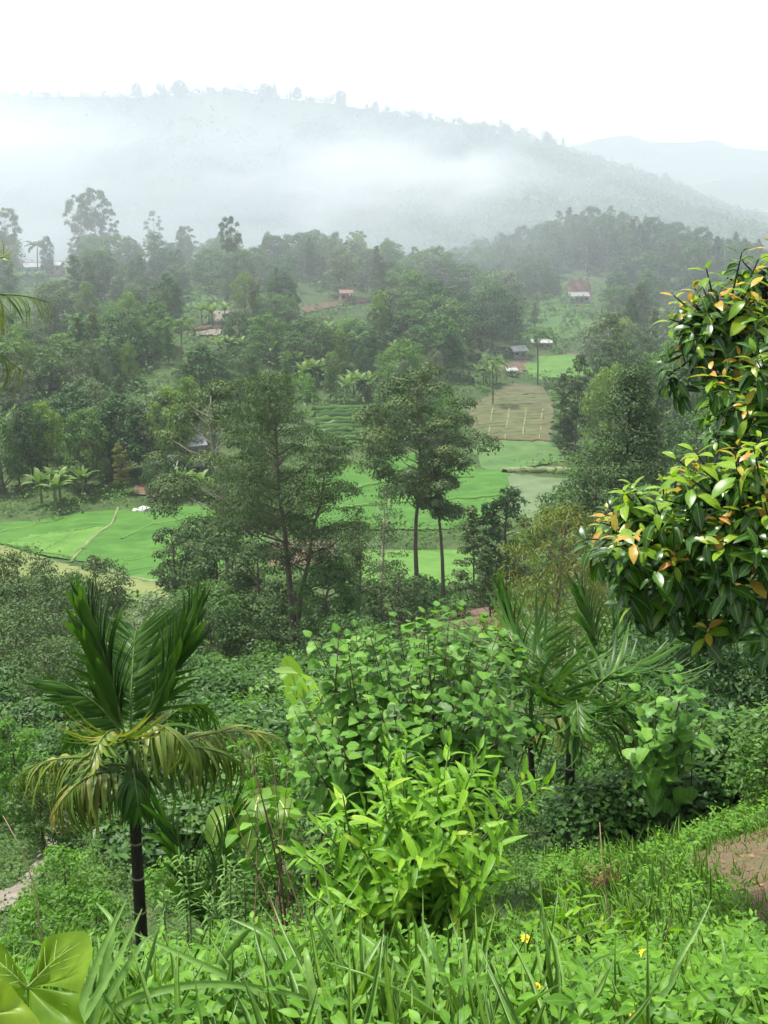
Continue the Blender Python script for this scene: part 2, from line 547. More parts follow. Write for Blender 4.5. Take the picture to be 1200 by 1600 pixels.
M['heart'] = leaf_mat('heart_leaf', [(0, (.035, .13, .02)), (.5, (.075, .225, .034)), (1, (.14, .34, .055))], .45, .38, .22, objvar=.5, vein=16, rib=.35)
M['banana'] = leaf_mat('banana_leaf', [(0, (.09, .21, .04)), (.5, (.14, .29, .06)), (1, (.21, .38, .09))], .45, .45, .25, rib=0.35)
M['farbanana'] = leaf_mat('banana_leaf_far', [(0, (.06, .14, .035)), (.5, (.09, .18, .05)), (1, (.13, .24, .07))], .5, .3, .2)
M['grass'] = leaf_mat('grass_blade', [(0, (.035, .12, .016)), (.5, (.075, .20, .026)), (.9, (.14, .30, .05)), (1, (.30, .30, .12))], .45, .4, .2, vein=30, rib=.25)
M['cover'] = leaf_mat('creeper_leaf', [(0, (.028, .11, .010)), (.5, (.062, .20, .015)), (1, (.12, .31, .026))], .45, .4, .2, vein=25, rib=.25)
M['weed'] = leaf_mat('weed_leaf', [(0, (.06, .15, .04)), (.5, (.10, .23, .065)), (1, (.16, .31, .10))], .5, .35)
M['bigleaf'] = leaf_mat('lobed_leaf', [(0, (.075, .19, .014)), (.5, (.11, .24, .02)), (1, (.17, .30, .03))], .4, .45, .3, vein=26, rib=.35)
M['blade'] = leaf_mat('long_grass_blade', [(0, (.06, .17, .035)), (.5, (.10, .24, .055)), (1, (.15, .31, .08))], .4, .35, .3, vein=30, rib=.4)  # lighter green than the grass: the blades' pale sheen is put into the colour
M['riceplant'] = leaf_mat('rice_plant', [(0, (.042, .13, .018)), (.5, (.056, .16, .022)), (1, (.08, .20, .03))], .5, .4, .1)
M['litter'] = leaf_mat('dry_leaf_litter', [(0, (.05, .035, .02)), (.5, (.13, .09, .05)), (1, (.26, .20, .12))], .7, .1, .1)
M['maroon'] = leaf_mat('maroon_leaf', [(0, (.09, .05, .035)), (.5, (.17, .10, .06)), (1, (.22, .19, .10))], .45, .3, tcol=(1.2, .8, .6))
M['sidevein'] = rough_mat('leaf_side_vein', [(0.3, (.20, .32, .06)), (0.7, (.26, .36, .09))], 20, .5, 0)
M['vein'] = rough_mat('leaf_vein', [(0.3, (.34, .40, .14)), (0.7, (.45, .45, .22))], 20, .5, 0)


def flat(name, c, rough=.7, metal=0.0, var=.15, scale=3.0):
    return rough_mat(name, [(0.3, tuple(q * (1 - var) for q in c)), (0.7, tuple(min(1, q * (1 + var)) for q in c))], scale, rough, .15)


M['petal'] = flat('petal_yellow', (.85, .55, .015), .5)
M['disc'] = flat('flower_disc', (.55, .28, .01), .7)
M['blue'] = flat('petal_blue', (.02, .03, .22), .5)
M['whitewall'] = flat('wall_white', (.22, .22, .21), var=.3)
M['tealwall'] = flat('wall_teal', (.05, .38, .38))
M['ochre'] = flat('wall_ochre', (.27, .19, .12))
M['rooftin'] = flat('roof_tin_pale', (.32, .325, .33), .6, var=.4, scale=1.5)
M['roofdark'] = flat('roof_dark', (.10, .09, .085))
M['roofred'] = flat('roof_rusty', (.19, .12, .09))
M['glass'] = flat('dark_window', (.02, .025, .03), .15)
M['stone'] = flat('pale_stone', (.42, .40, .37))
#CONTINUE

# ------------------------------------------------------------------ ground and fields
def inpoly(x, y, poly):
    x = np.asarray(x, float)
    y = np.asarray(y, float)
    c = np.zeros(x.shape, bool)
    j = len(poly) - 1
    for i in range(len(poly)):
        xi, yi = poly[i]
        xj, yj = poly[j]
        t = ((yi > y) != (yj > y)) & (x < (xj - xi) * (y - yi) / (yj - yi + 1e-12) + xi)
        c ^= t
        j = i
    return c


def grid_mesh(X, Y, Z):
    n, m = X.shape
    V = np.stack([X, Y, Z], -1).reshape(-1, 3)
    i, j = np.meshgrid(np.arange(n - 1), np.arange(m - 1), indexing='ij')
    p = (i * m + j).ravel()
    F = np.concatenate([np.stack([p, p + 1, p + m + 1], -1), np.stack([p, p + m + 1, p + m], -1)])
    return V, F


yy = np.concatenate([np.geomspace(2.2, 700, 330) - 6, [760, 900, 1300, 2500, 4380]])
ss = np.linspace(-1, 1, 230)
ss = ss * (0.55 + 0.45 * ss ** 2)
Yg, Sg = np.meshgrid(yy, ss, indexing='ij')
Xg = Sg * np.minimum((Yg + 6) * 1.25 + 6, 2150)
Zg = hgt(Xg, np.minimum(Yg, 3000))
mb = MB()
V, F = grid_mesh(Xg, Yg, Zg)
mb.add(V, F)
ground = mb.build('ground', M['ground'], kind='structure')

CLEAR = []                           # world polygons that stay free of shrubs


def world_poly(pxs, step=8):
    out = []
    for a, b in zip(pxs, pxs[1:] + pxs[:1]):
        n = max(1, int(math.hypot(b[0] - a[0], b[1] - a[1]) / step))
        for k in range(n):
            out.append(hit(a[0] + (b[0] - a[0]) * k / n, a[1] + (b[1] - a[1]) * k / n)[:2])
    return [tuple(p) for p in out]


def sheet(name, pxs, mat, cell, off, clear=True):
    P = world_poly(pxs)
    a = np.array(P)
    x0, y0 = a.min(0) - cell
    x1, y1 = a.max(0) + cell
    xs = np.arange(x0, x1 + cell, cell)
    ys = np.arange(y0, y1 + cell, cell)
    X, Y = np.meshgrid(xs, ys, indexing='ij')
    c = inpoly(X[:-1, :-1] + cell / 2, Y[:-1, :-1] + cell / 2, P)
    Vv, Ff = grid_mesh(X, Y, hgt(X, Y) + off)
    k = np.concatenate([c.ravel(), c.ravel()])
    Ff = Ff[k]
    u, inv = np.unique(Ff, return_inverse=True)
    b = MB()
    b.add(Vv[u], inv.reshape(-1, 3))
    o = b.build(name, mat, kind='structure')
    if clear:
        CLEAR.append(P)
    return o, P


def bund(name, pxs, mat, w, h, parent=None, kind=None, wob=0.25):
    pts = []
    for a, b in zip(pxs[:-1], pxs[1:]):
        n = max(1, int(math.hypot(b[0] - a[0], b[1] - a[1]) / 9))
        for k in range(n):
            pts.append(hit(a[0] + (b[0] - a[0]) * k / n, a[1] + (b[1] - a[1]) * k / n))
    pts.append(hit(*pxs[-1]))
    pts = np.array(pts)
    pts[:, :2] += rng.normal(size=(len(pts), 2)) * wob * w
    pts[:, 2] += h * 0.3
    b = MB()
    b.tube(pts, w * (0.75 + 0.5 * rng.random(len(pts))), 6)
    return b.build(name, mat, parent, kind=kind)


paddy, PADDY_A = sheet('rice_paddy', [(-40, 822), (60, 816), (130, 803), (210, 797), (290, 793), (400, 790), (420, 860), (340, 890), (300, 912), (230, 912), (150, 884), (60, 868), (-40, 840)], M['rice'], 0.5, .16)
for k, q in enumerate([[(185, 798), (175, 822), (140, 848), (112, 880)], [(-20, 838), (50, 824), (100, 812)], [(10, 852), (80, 838), (150, 825)], [(190, 845), (240, 822), (300, 812)], [(195, 880), (260, 868), (330, 852)], [(140, 880), (200, 905), (250, 912)], [(285, 838), (290, 812)], [(60, 866), (100, 845), (118, 828)], [(180, 900), (240, 888), (300, 880)]]):
    bund('field_bund', q, M['bund' if k in (0, 5) else 'rice2'], .24 if k in (0, 5) else .2, .3, paddy)
sheet('pale_rice_strip', [(10, 853), (50, 840), (120, 832), (170, 826), (145, 846), (115, 874), (70, 866)], M['rice2'], 0.5, .22)
sheet('dry_pasture', [(-40, 842), (60, 870), (110, 886), (200, 905), (262, 914), (262, 945), (150, 940), (-40, 905)], M['dry'], 0.5, .14)
pb, PADDY_B = sheet('rice_paddy', [(470, 745), (590, 715), (700, 702), (742, 735), (796, 735), (790, 795), (700, 830), (480, 830)], M['rice'], 0.6, .17)
for q in ([(540, 770), (620, 752), (740, 748)], [(500, 800), (600, 790), (780, 778)], [(590, 716), (600, 760), (610, 800)], [(700, 703), (690, 760), (700, 800)]):
    bund('field_bund', q, M['rice2'], .3, .4, pb)
_, PADDY_C = sheet('bright_rice_plot', [(560, 862), (770, 862), (775, 920), (560, 920)], M['rice2'], 0.4, .15)
sheet('bright_rice_plot', [(818, 572), (840, 559), (900, 556), (928, 568), (925, 590), (835, 594)], M['rice2'], 0.8, .2)
sheet('meadow', [(736, 702), (750, 688), (862, 690), (880, 722), (800, 736), (757, 737)], M['meadow'], 0.6, .18)
plot, _ = sheet('vegetable_plot', [(728, 638), (768, 618), (798, 602), (850, 606), (866, 640), (858, 690), (745, 690)], M['plot'], 0.7, .2)
for k in range(15):                  # planted rows run across the plot
    f = k / 14
    y = 618 + 70 * f
    x0 = 742 + 4 * math.sin(k) + (20 if k < 2 else 0)
    x1 = 858 - 18 * f + 6 * math.sin(k * 2.1) + (30 if k < 5 else 0)
    bund('crop_row', [(x0, y + 3), (x0 + (x1 - x0) * .5, y), (x1, y - 2)], M['meadow' if k % 3 else 'plot'], .2, .3, plot, wob=.4)
for k in range(4):
    bund('furrow_edge', [(770 + k * 26, 640), (762 + k * 27, 690)], M['bund'], .18, .3, plot)
sheet('flooded_plot', [(795, 742), (850, 748), (905, 752), (915, 815), (830, 815), (795, 795)], M['wet'], 0.5, .17)
bund('earth_bank', [(742, 688), (790, 690), (868, 692)], M['redsoil'], .35, .4, kind='structure')
bund('earth_bank', [(790, 740), (850, 738), (930, 742)], M['bund'], .7, .4, kind='structure')
sheet('red_soil_patch', [(415, 852), (520, 846), (530, 878), (420, 892)], M['redsoil'], 0.5, .15)
sheet('red_soil_patch', [(690, 985), (720, 950), (800, 945), (810, 985)], M['redsoil'], 0.4, .12)
sheet('red_soil_patch', [(770, 575), (835, 560), (905, 553), (905, 558), (842, 572), (800, 590)], M['redsoil'], 0.8, .18)
teaf, _ = sheet('tea_field', [(488, 640), (585, 636), (600, 690), (495, 700)], M['under'], 0.8, .2)
for k in range(9):
    y = 642 + k * 6
    bund('tea_row', [(490 + k, y + 2), (540, y), (596, y - 1)], M['tea'], .75, .9, teaf, wob=.15)
sheet('hillside_meadow', [(640, 440), (800, 420), (790, 445), (705, 470)], M['under'], 1.5, .3, False)
sheet('hillside_meadow', [(790, 495), (800, 470), (870, 470), (930, 505), (905, 530), (820, 540)], M['under'], 1.2, .3, False)
sheet('hillside_meadow', [(400, 490), (430, 450), (470, 460), (460, 520), (425, 530)], M['meadow'], 1.2, .3, False)
sheet('hillside_meadow', [(215, 470), (230, 440), (320, 440), (330, 480), (260, 495)], M['meadow'], 1.2, .3, False)
road, _ = sheet('hillside_road', [(296, 528), (300, 521), (332, 519), (336, 494), (332, 492), (333, 488), (358, 488), (358, 492), (348, 496), (344, 526)], M['concrete'], 0.5, .3)
bund('red_bank', [(298, 520), (318, 517), (332, 515)], M['redsoil'], .7, .6, kind='structure')
sheet('earth_terrace', [(470, 485), (485, 478), (520, 474), (575, 468), (575, 474), (520, 482), (478, 491)], M['redsoil'], 0.8, .3)
sheet('earth_yard', [(205, 772), (215, 762), (270, 752), (275, 768), (240, 780)], M['redsoil'], 0.6, .2)
footp, _ = sheet('dirt_path', [(1070, 1348), (1135, 1314), (1200, 1296), (1300, 1290), (1330, 1500), (1240, 1530), (1186, 1505), (1168, 1440), (1128, 1388)], M['dirt'], 0.05, .02)
lpath, LP = sheet('concrete_path', [(68, 1325), (84, 1270), (108, 1250), (150, 1230), (162, 1236), (122, 1266), (98, 1310), (78, 1345), (58, 1385), (38, 1418), (-40, 1445), (-40, 1408), (25, 1388), (50, 1355)], M['concrete'], 0.12, .06)

# ------------------------------------------------------------------ the big misty ridge and the far ranges
RIDGE = [(-260, 165), (-100, 158), (0, 150), (120, 152), (240, 152), (310, 146), (365, 138), (430, 152), (520, 162), (620, 178), (700, 190), (760, 203), (810, 216), (870, 236), (930, 256), (990, 272), (1050, 296), (1110, 326), (1170, 362), (1240, 400), (1320, 430)]


def value_noise(x, y, seed):
    def h(i, j):
        q = np.sin(i * 127.1 + j * 311.7 + seed * 74.7) * 43758.5453
        return q - np.floor(q)
    xi, yi = np.floor(x), np.floor(y)
    fx, fy = x - xi, y - yi
    fx, fy = fx * fx * (3 - 2 * fx), fy * fy * (3 - 2 * fy)
    return (h(xi, yi) * (1 - fx) + h(xi + 1, yi) * fx) * (1 - fy) + (h(xi, yi + 1) * (1 - fx) + h(xi + 1, yi + 1) * fx) * fy


def fbm(x, y, seed=1, o=4):
    return sum(value_noise(x * 2 ** k, y * 2 ** k, seed + k) / 2 ** k for k in range(o)) / 1.9


def ridge_height(x, y, pts, Yr, near, base, seed, rough_):
    c = np.array([pix(px, py, Yr) for px, py in pts])
    rz = np.interp(x, c[:, 0], c[:, 2])
    t = np.clip((y - near) / (Yr - near), 0, 1)
    back = np.clip((y - Yr) / (Yr - near) * 1.4, 0, 1)
    prof = np.where(y < Yr, t ** 1.15 * (0.75 + 0.25 * t), 1 - back ** 1.5)
    sp_ = np.abs(fbm(x / 190 + y / 600, y / 420, seed, 4) - 0.5) * 2
    amp = rough_ * np.sin(np.pi * np.clip(t, 0, 1)) ** 0.8 * np.where(y < Yr, 1, 0)
    return base + (rz - base) * prof - amp * (sp_ - .2) + rough_ * .1 * (fbm(x / 40, y / 40, seed + 3) - .5) * np.where(t < 1, 1, .3)


def ridge(name, pts, Yr, near, far, base, seed, rough_, nx=260, ny=120):
    c = np.array([pix(px, py, Yr) for px, py in pts])
    X, Y = np.meshgrid(np.linspace(c[0, 0], c[-1, 0], nx), np.linspace(near, far, ny), indexing='ij')
    Z = ridge_height(X, Y, pts, Yr, near, base, seed, rough_)
    V, F = grid_mesh(X, Y, Z)
    b = MB()
    b.add(V, F[:, ::-1])
    return b.build(name, M['mount'], kind='structure')


YR, NEARM = 1250.0, 560.0
ridge('mountain', RIDGE, YR, NEARM, 1700, -62, 5, 34)
FAR1 = [(860, 420), (1000, 372), (1060, 318), (1100, 292), (1150, 279), (1200, 268), (1260, 262), (1340, 255), (1450, 280)]
ridge('distant_hill', FAR1, 2000, 1300, 2600, -70, 9, 50, 120, 80)
FAR2 = [(700, 262), (860, 232), (905, 226), (940, 216), (985, 210), (1020, 222), (1080, 222), (1120, 218), (1150, 230), (1200, 235), (1300, 225), (1450, 240)]
ridge('far_mountain_range', FAR2, 3300, 2400, 4200, -80, 13, 40, 120, 40)


def mount_z(x, y):
    return ridge_height(np.asarray(x, float), np.asarray(y, float), RIDGE, YR, NEARM, -62, 5, 34)


# ------------------------------------------------------------------ air: even haze, and the bank of cloud lying against the ridge
def vol_mat(name, dens, col):
    m = bpy.data.materials.new(name)
    m.use_nodes = True
    nt = m.node_tree
    nt.nodes.remove(nt.nodes['Principled BSDF'])
    pv = nt.nodes.new('ShaderNodeVolumePrincipled')
    pv.inputs['Color'].default_value = (*col, 1)
    pv.inputs['Density'].default_value = dens
    pv.inputs['Anisotropy'].default_value = 0.0
    nt.links.new(pv.outputs[0], nt.nodes['Material Output'].inputs['Volume'])
    return m, nt, pv


hm, _, _ = vol_mat('haze_air', SIGMA, (.74, .79, .86))
hb = MB()
hb.box((0, 2150, 30), (4400, 4520, 520))
hz = hb.build('haze', hm, smooth=False, kind='stuff')



def mist_mat(name, dens, lo, hi, scale, cut, soft, col=(.88, .905, .92)):
    """cloud thinning out towards the rim of its ellipsoid, broken up by noise"""
    m, nt, pv = vol_mat(name, 0.0, col)
    tcn = nt.nodes.new('ShaderNodeTexCoord')
    ln = nt.nodes.new('ShaderNodeVectorMath')
    ln.operation = 'LENGTH'
    nt.links.new(tcn.outputs['Object'], ln.inputs[0])
    fall = nt.nodes.new('ShaderNodeMapRange')
    fall.interpolation_type = 'SMOOTHSTEP'
    fall.inputs['From Min'].default_value = lo
    fall.inputs['From Max'].default_value = hi
    nt.links.new(ln.outputs['Value'], fall.inputs['Value'])
    d = mathn(nt, 'MULTIPLY', fall.outputs[0], dens)
    if scale:
        mp = nt.nodes.new('ShaderNodeMapping')
        mp.inputs['Scale'].default_value = scale
        mp.inputs['Location'].default_value = (0.3, 0.1, 0.4)
        nt.links.new(tcn.outputs['Object'], mp.inputs['Vector'])
        nz = noise(nt, 1.0, 4, 0.6, vec=mp.outputs['Vector'], dist=0.7)
        d1 = mathn(nt, 'SUBTRACT', mathn(nt, 'ADD', mathn(nt, 'MULTIPLY', mathn(nt, 'SUBTRACT', nz, .5), 2.6), mathn(nt, 'MULTIPLY', fall.outputs[0], soft)), cut)
        d = mathn(nt, 'MULTIPLY', d, mathn(nt, 'MAXIMUM', d1, 0.0))
    nt.links.new(d, pv.inputs['Density'])
    return m


def mist_bank(mat, label, cx, cy_, cz, rx, ry, rz):
    bm = bmesh.new()
    bmesh.ops.create_icosphere(bm, subdivisions=3, radius=1.0)
    me = bpy.data.meshes.new('mist')
    bm.to_mesh(me)
    bm.free()
    me.materials.append(mat)
    o = link('mist', me, None, 'stuff')
    o.location = (cx, cy_, cz)
    o.scale = (rx, ry, rz)
    o['label'] = label
    return o


cloud = mist_mat('mist_cloud', 0.0135, 1.0, 0.0, (3.8, 2.4, 2.8), .26, .85)
thin = mist_mat('mist_thin', 0.00100, 1.0, 0.74, None, 0, 0, (.695, .75, .825))
veil = mist_mat('mist_veil', 0.0046, 1.0, 0.25, None, 0, 0, (.74, .79, .84))
mist_bank(cloud, 'bank of white cloud swallowing the left end of the hazy ridge', -240, 740, 10, 185, 260, 64)
mist_bank(cloud, 'white cloud drifting across the middle of the ridge', -15, 690, -8, 185, 260, 50)
mist_bank(cloud, 'low white cloud settled behind the tree-lined ridge', -120, 540, -34, 250, 170, 42)
mist_bank(thin, 'thin bluish mist filling the far end of the valley', 0, 790, -10, 1500, 660, 210)
mist_bank(veil, 'pale veil of mist drifting over the left ridge trees', -110, 380, -20, 215, 165, 50)
#CONTINUE2

# ------------------------------------------------------------------ trees
def dome(t):
    return np.sqrt(np.clip(1 - (2 * t - 0.75) ** 2 / 1.6, 0, 1))


def cone(t):
    return np.clip(1.02 - t, 0, 1) ** 0.8 * np.clip(t * 6 + .35, 0, 1)


def spire(t):
    return np.interp(t, [0, .12, .35, .6, .85, 1], [.7, 1.0, .95, .72, .42, .12]) * (.8 + .2 * np.sin(t * 19))


def umbrella(t):
    return np.clip(0.35 + 0.95 * np.sin(np.pi * np.clip(t * .9 + .08, 0, 1)) ** 1.2, 0, 1.2)


def column(t):
    return 0.75 + 0.25 * np.sin(t * 9)


def ragged(t):
    return (0.65 + 0.35 * np.sin(t * 17 + 1)) * np.clip(1.15 - t, 0, 1) ** 0.6 * np.clip(t * 4 + .4, 0, 1)


KINDS = {
    # crown base, profile, puffs, puff radius/spread, flatness, hang, trunk radius/H, aspect, outer
    'euca': dict(cb=.45, prof=umbrella, np=26, pr=.34, fl=.62, hang=.5, tr=.011, asp=(.42, 1, 1), out=.55),
    'broad': dict(cb=.16, prof=dome, np=44, pr=.34, fl=.75, hang=.2, tr=.022, asp=(.6, 1, 1), out=.45),
    'column': dict(cb=.12, prof=column, np=34, pr=.62, fl=.9, hang=.4, tr=.012, asp=(.5, 1, 1), out=.3),
    'cone': dict(cb=.14, prof=cone, np=46, pr=.30, fl=.6, hang=.4, tr=.012, asp=(.5, 1, 1), out=.45),
    'wispy': dict(cb=.22, prof=ragged, np=60, pr=.22, fl=.42, hang=.5, tr=.012, asp=(.34, 1, 1), out=.35),
    'layer': dict(cb=.28, prof=spire, np=60, pr=.33, fl=.38, hang=.5, tr=.013, asp=(.32, 1, 1), out=.15, jit=.5),
    'umbel': dict(cb=.45, prof=umbrella, np=26, pr=.36, fl=.55, hang=.4, tr=.011, asp=(.5, 1, 1), out=.4, jit=.3),
    'weep': dict(cb=.02, prof=dome, np=70, pr=.24, fl=1.2, hang=2.6, tr=.012, asp=(.2, 1, 1), out=.35),
    'bush': dict(cb=.05, prof=dome, np=26, pr=.40, fl=.8, hang=.2, tr=.015, asp=(.55, 1, 1), out=.4),
}


def tree_parts(kind, H, spread, leaf, count, seed, lean=(0, 0), puffs=None, cb=None, forks=1, limb_sides=4):
    """trunk-and-limbs MB and crown MB around the origin"""
    global rng
    keep, rng = rng, np.random.default_rng(seed)
    K = KINDS[kind]
    n = puffs or K['np']
    cb = K['cb'] if cb is None else cb
    tb, cr = MB(), MB()
    k = np.linspace(0, 1, 9)
    wob = np.cumsum(rng.normal(size=(9, 2)) * .012 * H, 0) * k[:, None]
    tp = np.stack([wob[:, 0] + lean[0] * k ** 1.5, wob[:, 1] + lean[1] * k ** 1.5, k * H * .93], -1)
    r0 = K['tr'] * H
    tp[0, 2] = -0.25
    tb.tube(tp, r0 * (1.02 - .86 * k) * np.where(k == 0, 1.35, 1), 7)
    t = (np.arange(n) + rng.random(n)) / n
    az = np.arange(n) * 2.399 + rng.normal(size=n) * .5
    rr = spread * K['prof'](t) * (K['out'] + (1 - K['out']) * rng.random(n) ** .5)
    z = (cb + (1 - cb) * t * .94) * H
    trunk = lambda zz: np.stack([np.interp(zz, tp[:, 2], tp[:, 0]), np.interp(zz, tp[:, 2], tp[:, 1]), zz], -1)
    C = trunk(z) + np.stack([rr * np.cos(az), rr * np.sin(az), np.zeros(n)], -1)
    pr = K['pr'] * spread * (.65 + .7 * rng.random(n)) * (1.05 - .35 * t)
    Rr = np.stack([pr, pr, pr * K['fl']], -1)
    for i in range(n):
        s = trunk(np.array([max(z[i] - rr[i] * .55 - .02 * H, .08 * H)]))[0]
        m = s * .45 + C[i] * .55 + np.array([0, 0, -.08 * rr[i]])
        tb.tube([s, m, C[i]], np.array([.30, .18, .06]) * r0 * (.6 + .5 * rng.random()), limb_sides)
    w = pr ** 2
    cnt = np.maximum((count * w / w.sum()).astype(int), 4)
    puffs_leaves(cr, C, Rr, cnt, leaf, DIA, K['asp'], up=.55, jit=K.get('jit', .4), inner=.6, hang=K['hang'])
    rng = keep
    return tb, cr


def plant_tree(name, label, px, top, Y, kind, wpx, mat, bark='bark', seed=1, group=None, layers=3.0, cat='tree', leafpx=5.0, lean=0.0, cb=None, puffs=None, twin=None):
    """a tree of its own: photo column, photo row of its top, depth, crown width in photo pixels"""
    g = tpt(px, top + 40, Y)
    ztop = pix(px, top, Y)[2]
    H = max(ztop - g[2], .8)
    m = mpp(Y)
    spread = wpx * m / 2
    leaf = leafpx * m
    ch = H * (1 - (cb if cb is not None else KINDS[kind]['cb'])) / m
    count = int(np.clip(layers * wpx * ch / (leafpx ** 2 * .3), 400, 26000))
    tb, cr = tree_parts(kind, H, spread, leaf, count, seed, (lean * m, 0), puffs, cb)
    if twin:                         # a second stem forking from the base of the first
        f, dx, fy, kw_ = twin
        tb2, cr2 = tree_parts(kind, H * f, spread * kw_, leaf, int(count * f * .8), seed + 77, (dx * m, fy * m), int((puffs or 40) * .7), .40)
        tb.merge(tb2)
        cr.merge(cr2)
    t = thing(name, label, cat, g, group)
    tb.build('trunk', M[bark], t)
    cr.build('crown', M[mat], t, kind='stuff')
    return t


def shown_in(px, py, boxes):
    return any(a <= px <= c and b <= py <= d for a, b, c, d in boxes)


PROTECT = [(-20, 800, 305, 905), (525, 695, 800, 800), (728, 596, 870, 800), (822, 552, 930, 595), (495, 636, 592, 690), (795, 475, 920, 535), (290, 485, 360, 530), (872, 432, 940, 476),
           (240, 705, 285, 725), (75, 558, 92, 575), (470, 465, 580, 492), (795, 550, 905, 566), (30, 405, 110, 432), (600, 860, 770, 905)]

# prototypes of hillside trees, 15 m tall; copies share their meshes
PROTO = {}


def proto(key, kind, spread, leaf, count, seed, **k):
    tb, cr = tree_parts(kind, 15.0, spread, leaf, count, seed, **k)
    PROTO.setdefault(key, []).append((tb.mesh('trunk', M['bark']), cr.mesh('crown', M['mid'])))


for q in range(4):
    proto('euca', 'euca', (3.4, 4.2, 3.0, 3.8)[q], .52, 3200, 30 + q, cb=(.42, .5, .35, .55)[q])
for q in range(4):
    proto('broad', 'broad', (5.6, 6.6, 5.0, 6.0)[q], .62, 5200, 40 + q)
for q in range(3):
    proto('cone', 'cone', (3.2, 2.7, 3.8)[q], .5, 3400, 50 + q)
for q in range(2):
    proto('column', 'column', (1.3, 1.7)[q], .45, 2200, 60 + q)
for q in range(3):
    proto('wispy', 'wispy', (4.0, 4.8, 3.4)[q], .5, 3400, 70 + q)
for q in range(3):
    proto('bush', 'bush', (8.5, 10, 7.5)[q], .95, 3000, 80 + q)


def set_mat(o, m):
    o.material_slots[0].link = 'OBJECT'
    o.material_slots[0].material = m


def copy_tree(name, label, group, loc, key, H, mat, bark='bark', q=0, wide=1.0, rz=None, cat='tree'):
    tm, cm = PROTO[key][q % len(PROTO[key])]
    s = H / 15.0
    t = thing(name, label, cat, loc, group, random.uniform(0, 6.28) if rz is None else rz, (s * wide, s * wide, s))
    a = link('trunk', tm, t)
    b = link('crown', cm, t, 'stuff')
    set_mat(a, M[bark])
    set_mat(b, M[mat])
    return t


def hill_tree(label, px, top, Y, key, mat, wide=1.0, bark='bark', q=0, group=None, name=None, cat='tree'):
    g = tpt(px, top + 20, Y)
    H = pix(px, top, Y)[2] - g[2]
    return copy_tree(name or {'euca': 'eucalyptus_tree', 'column': 'columnar_tree', 'cone': 'conical_tree', 'broad': 'broadleaf_tree', 'wispy': 'feathery_tree', 'bush': 'shrub'}[key], label, group, g, key, H, mat, bark, q, wide, cat=cat)


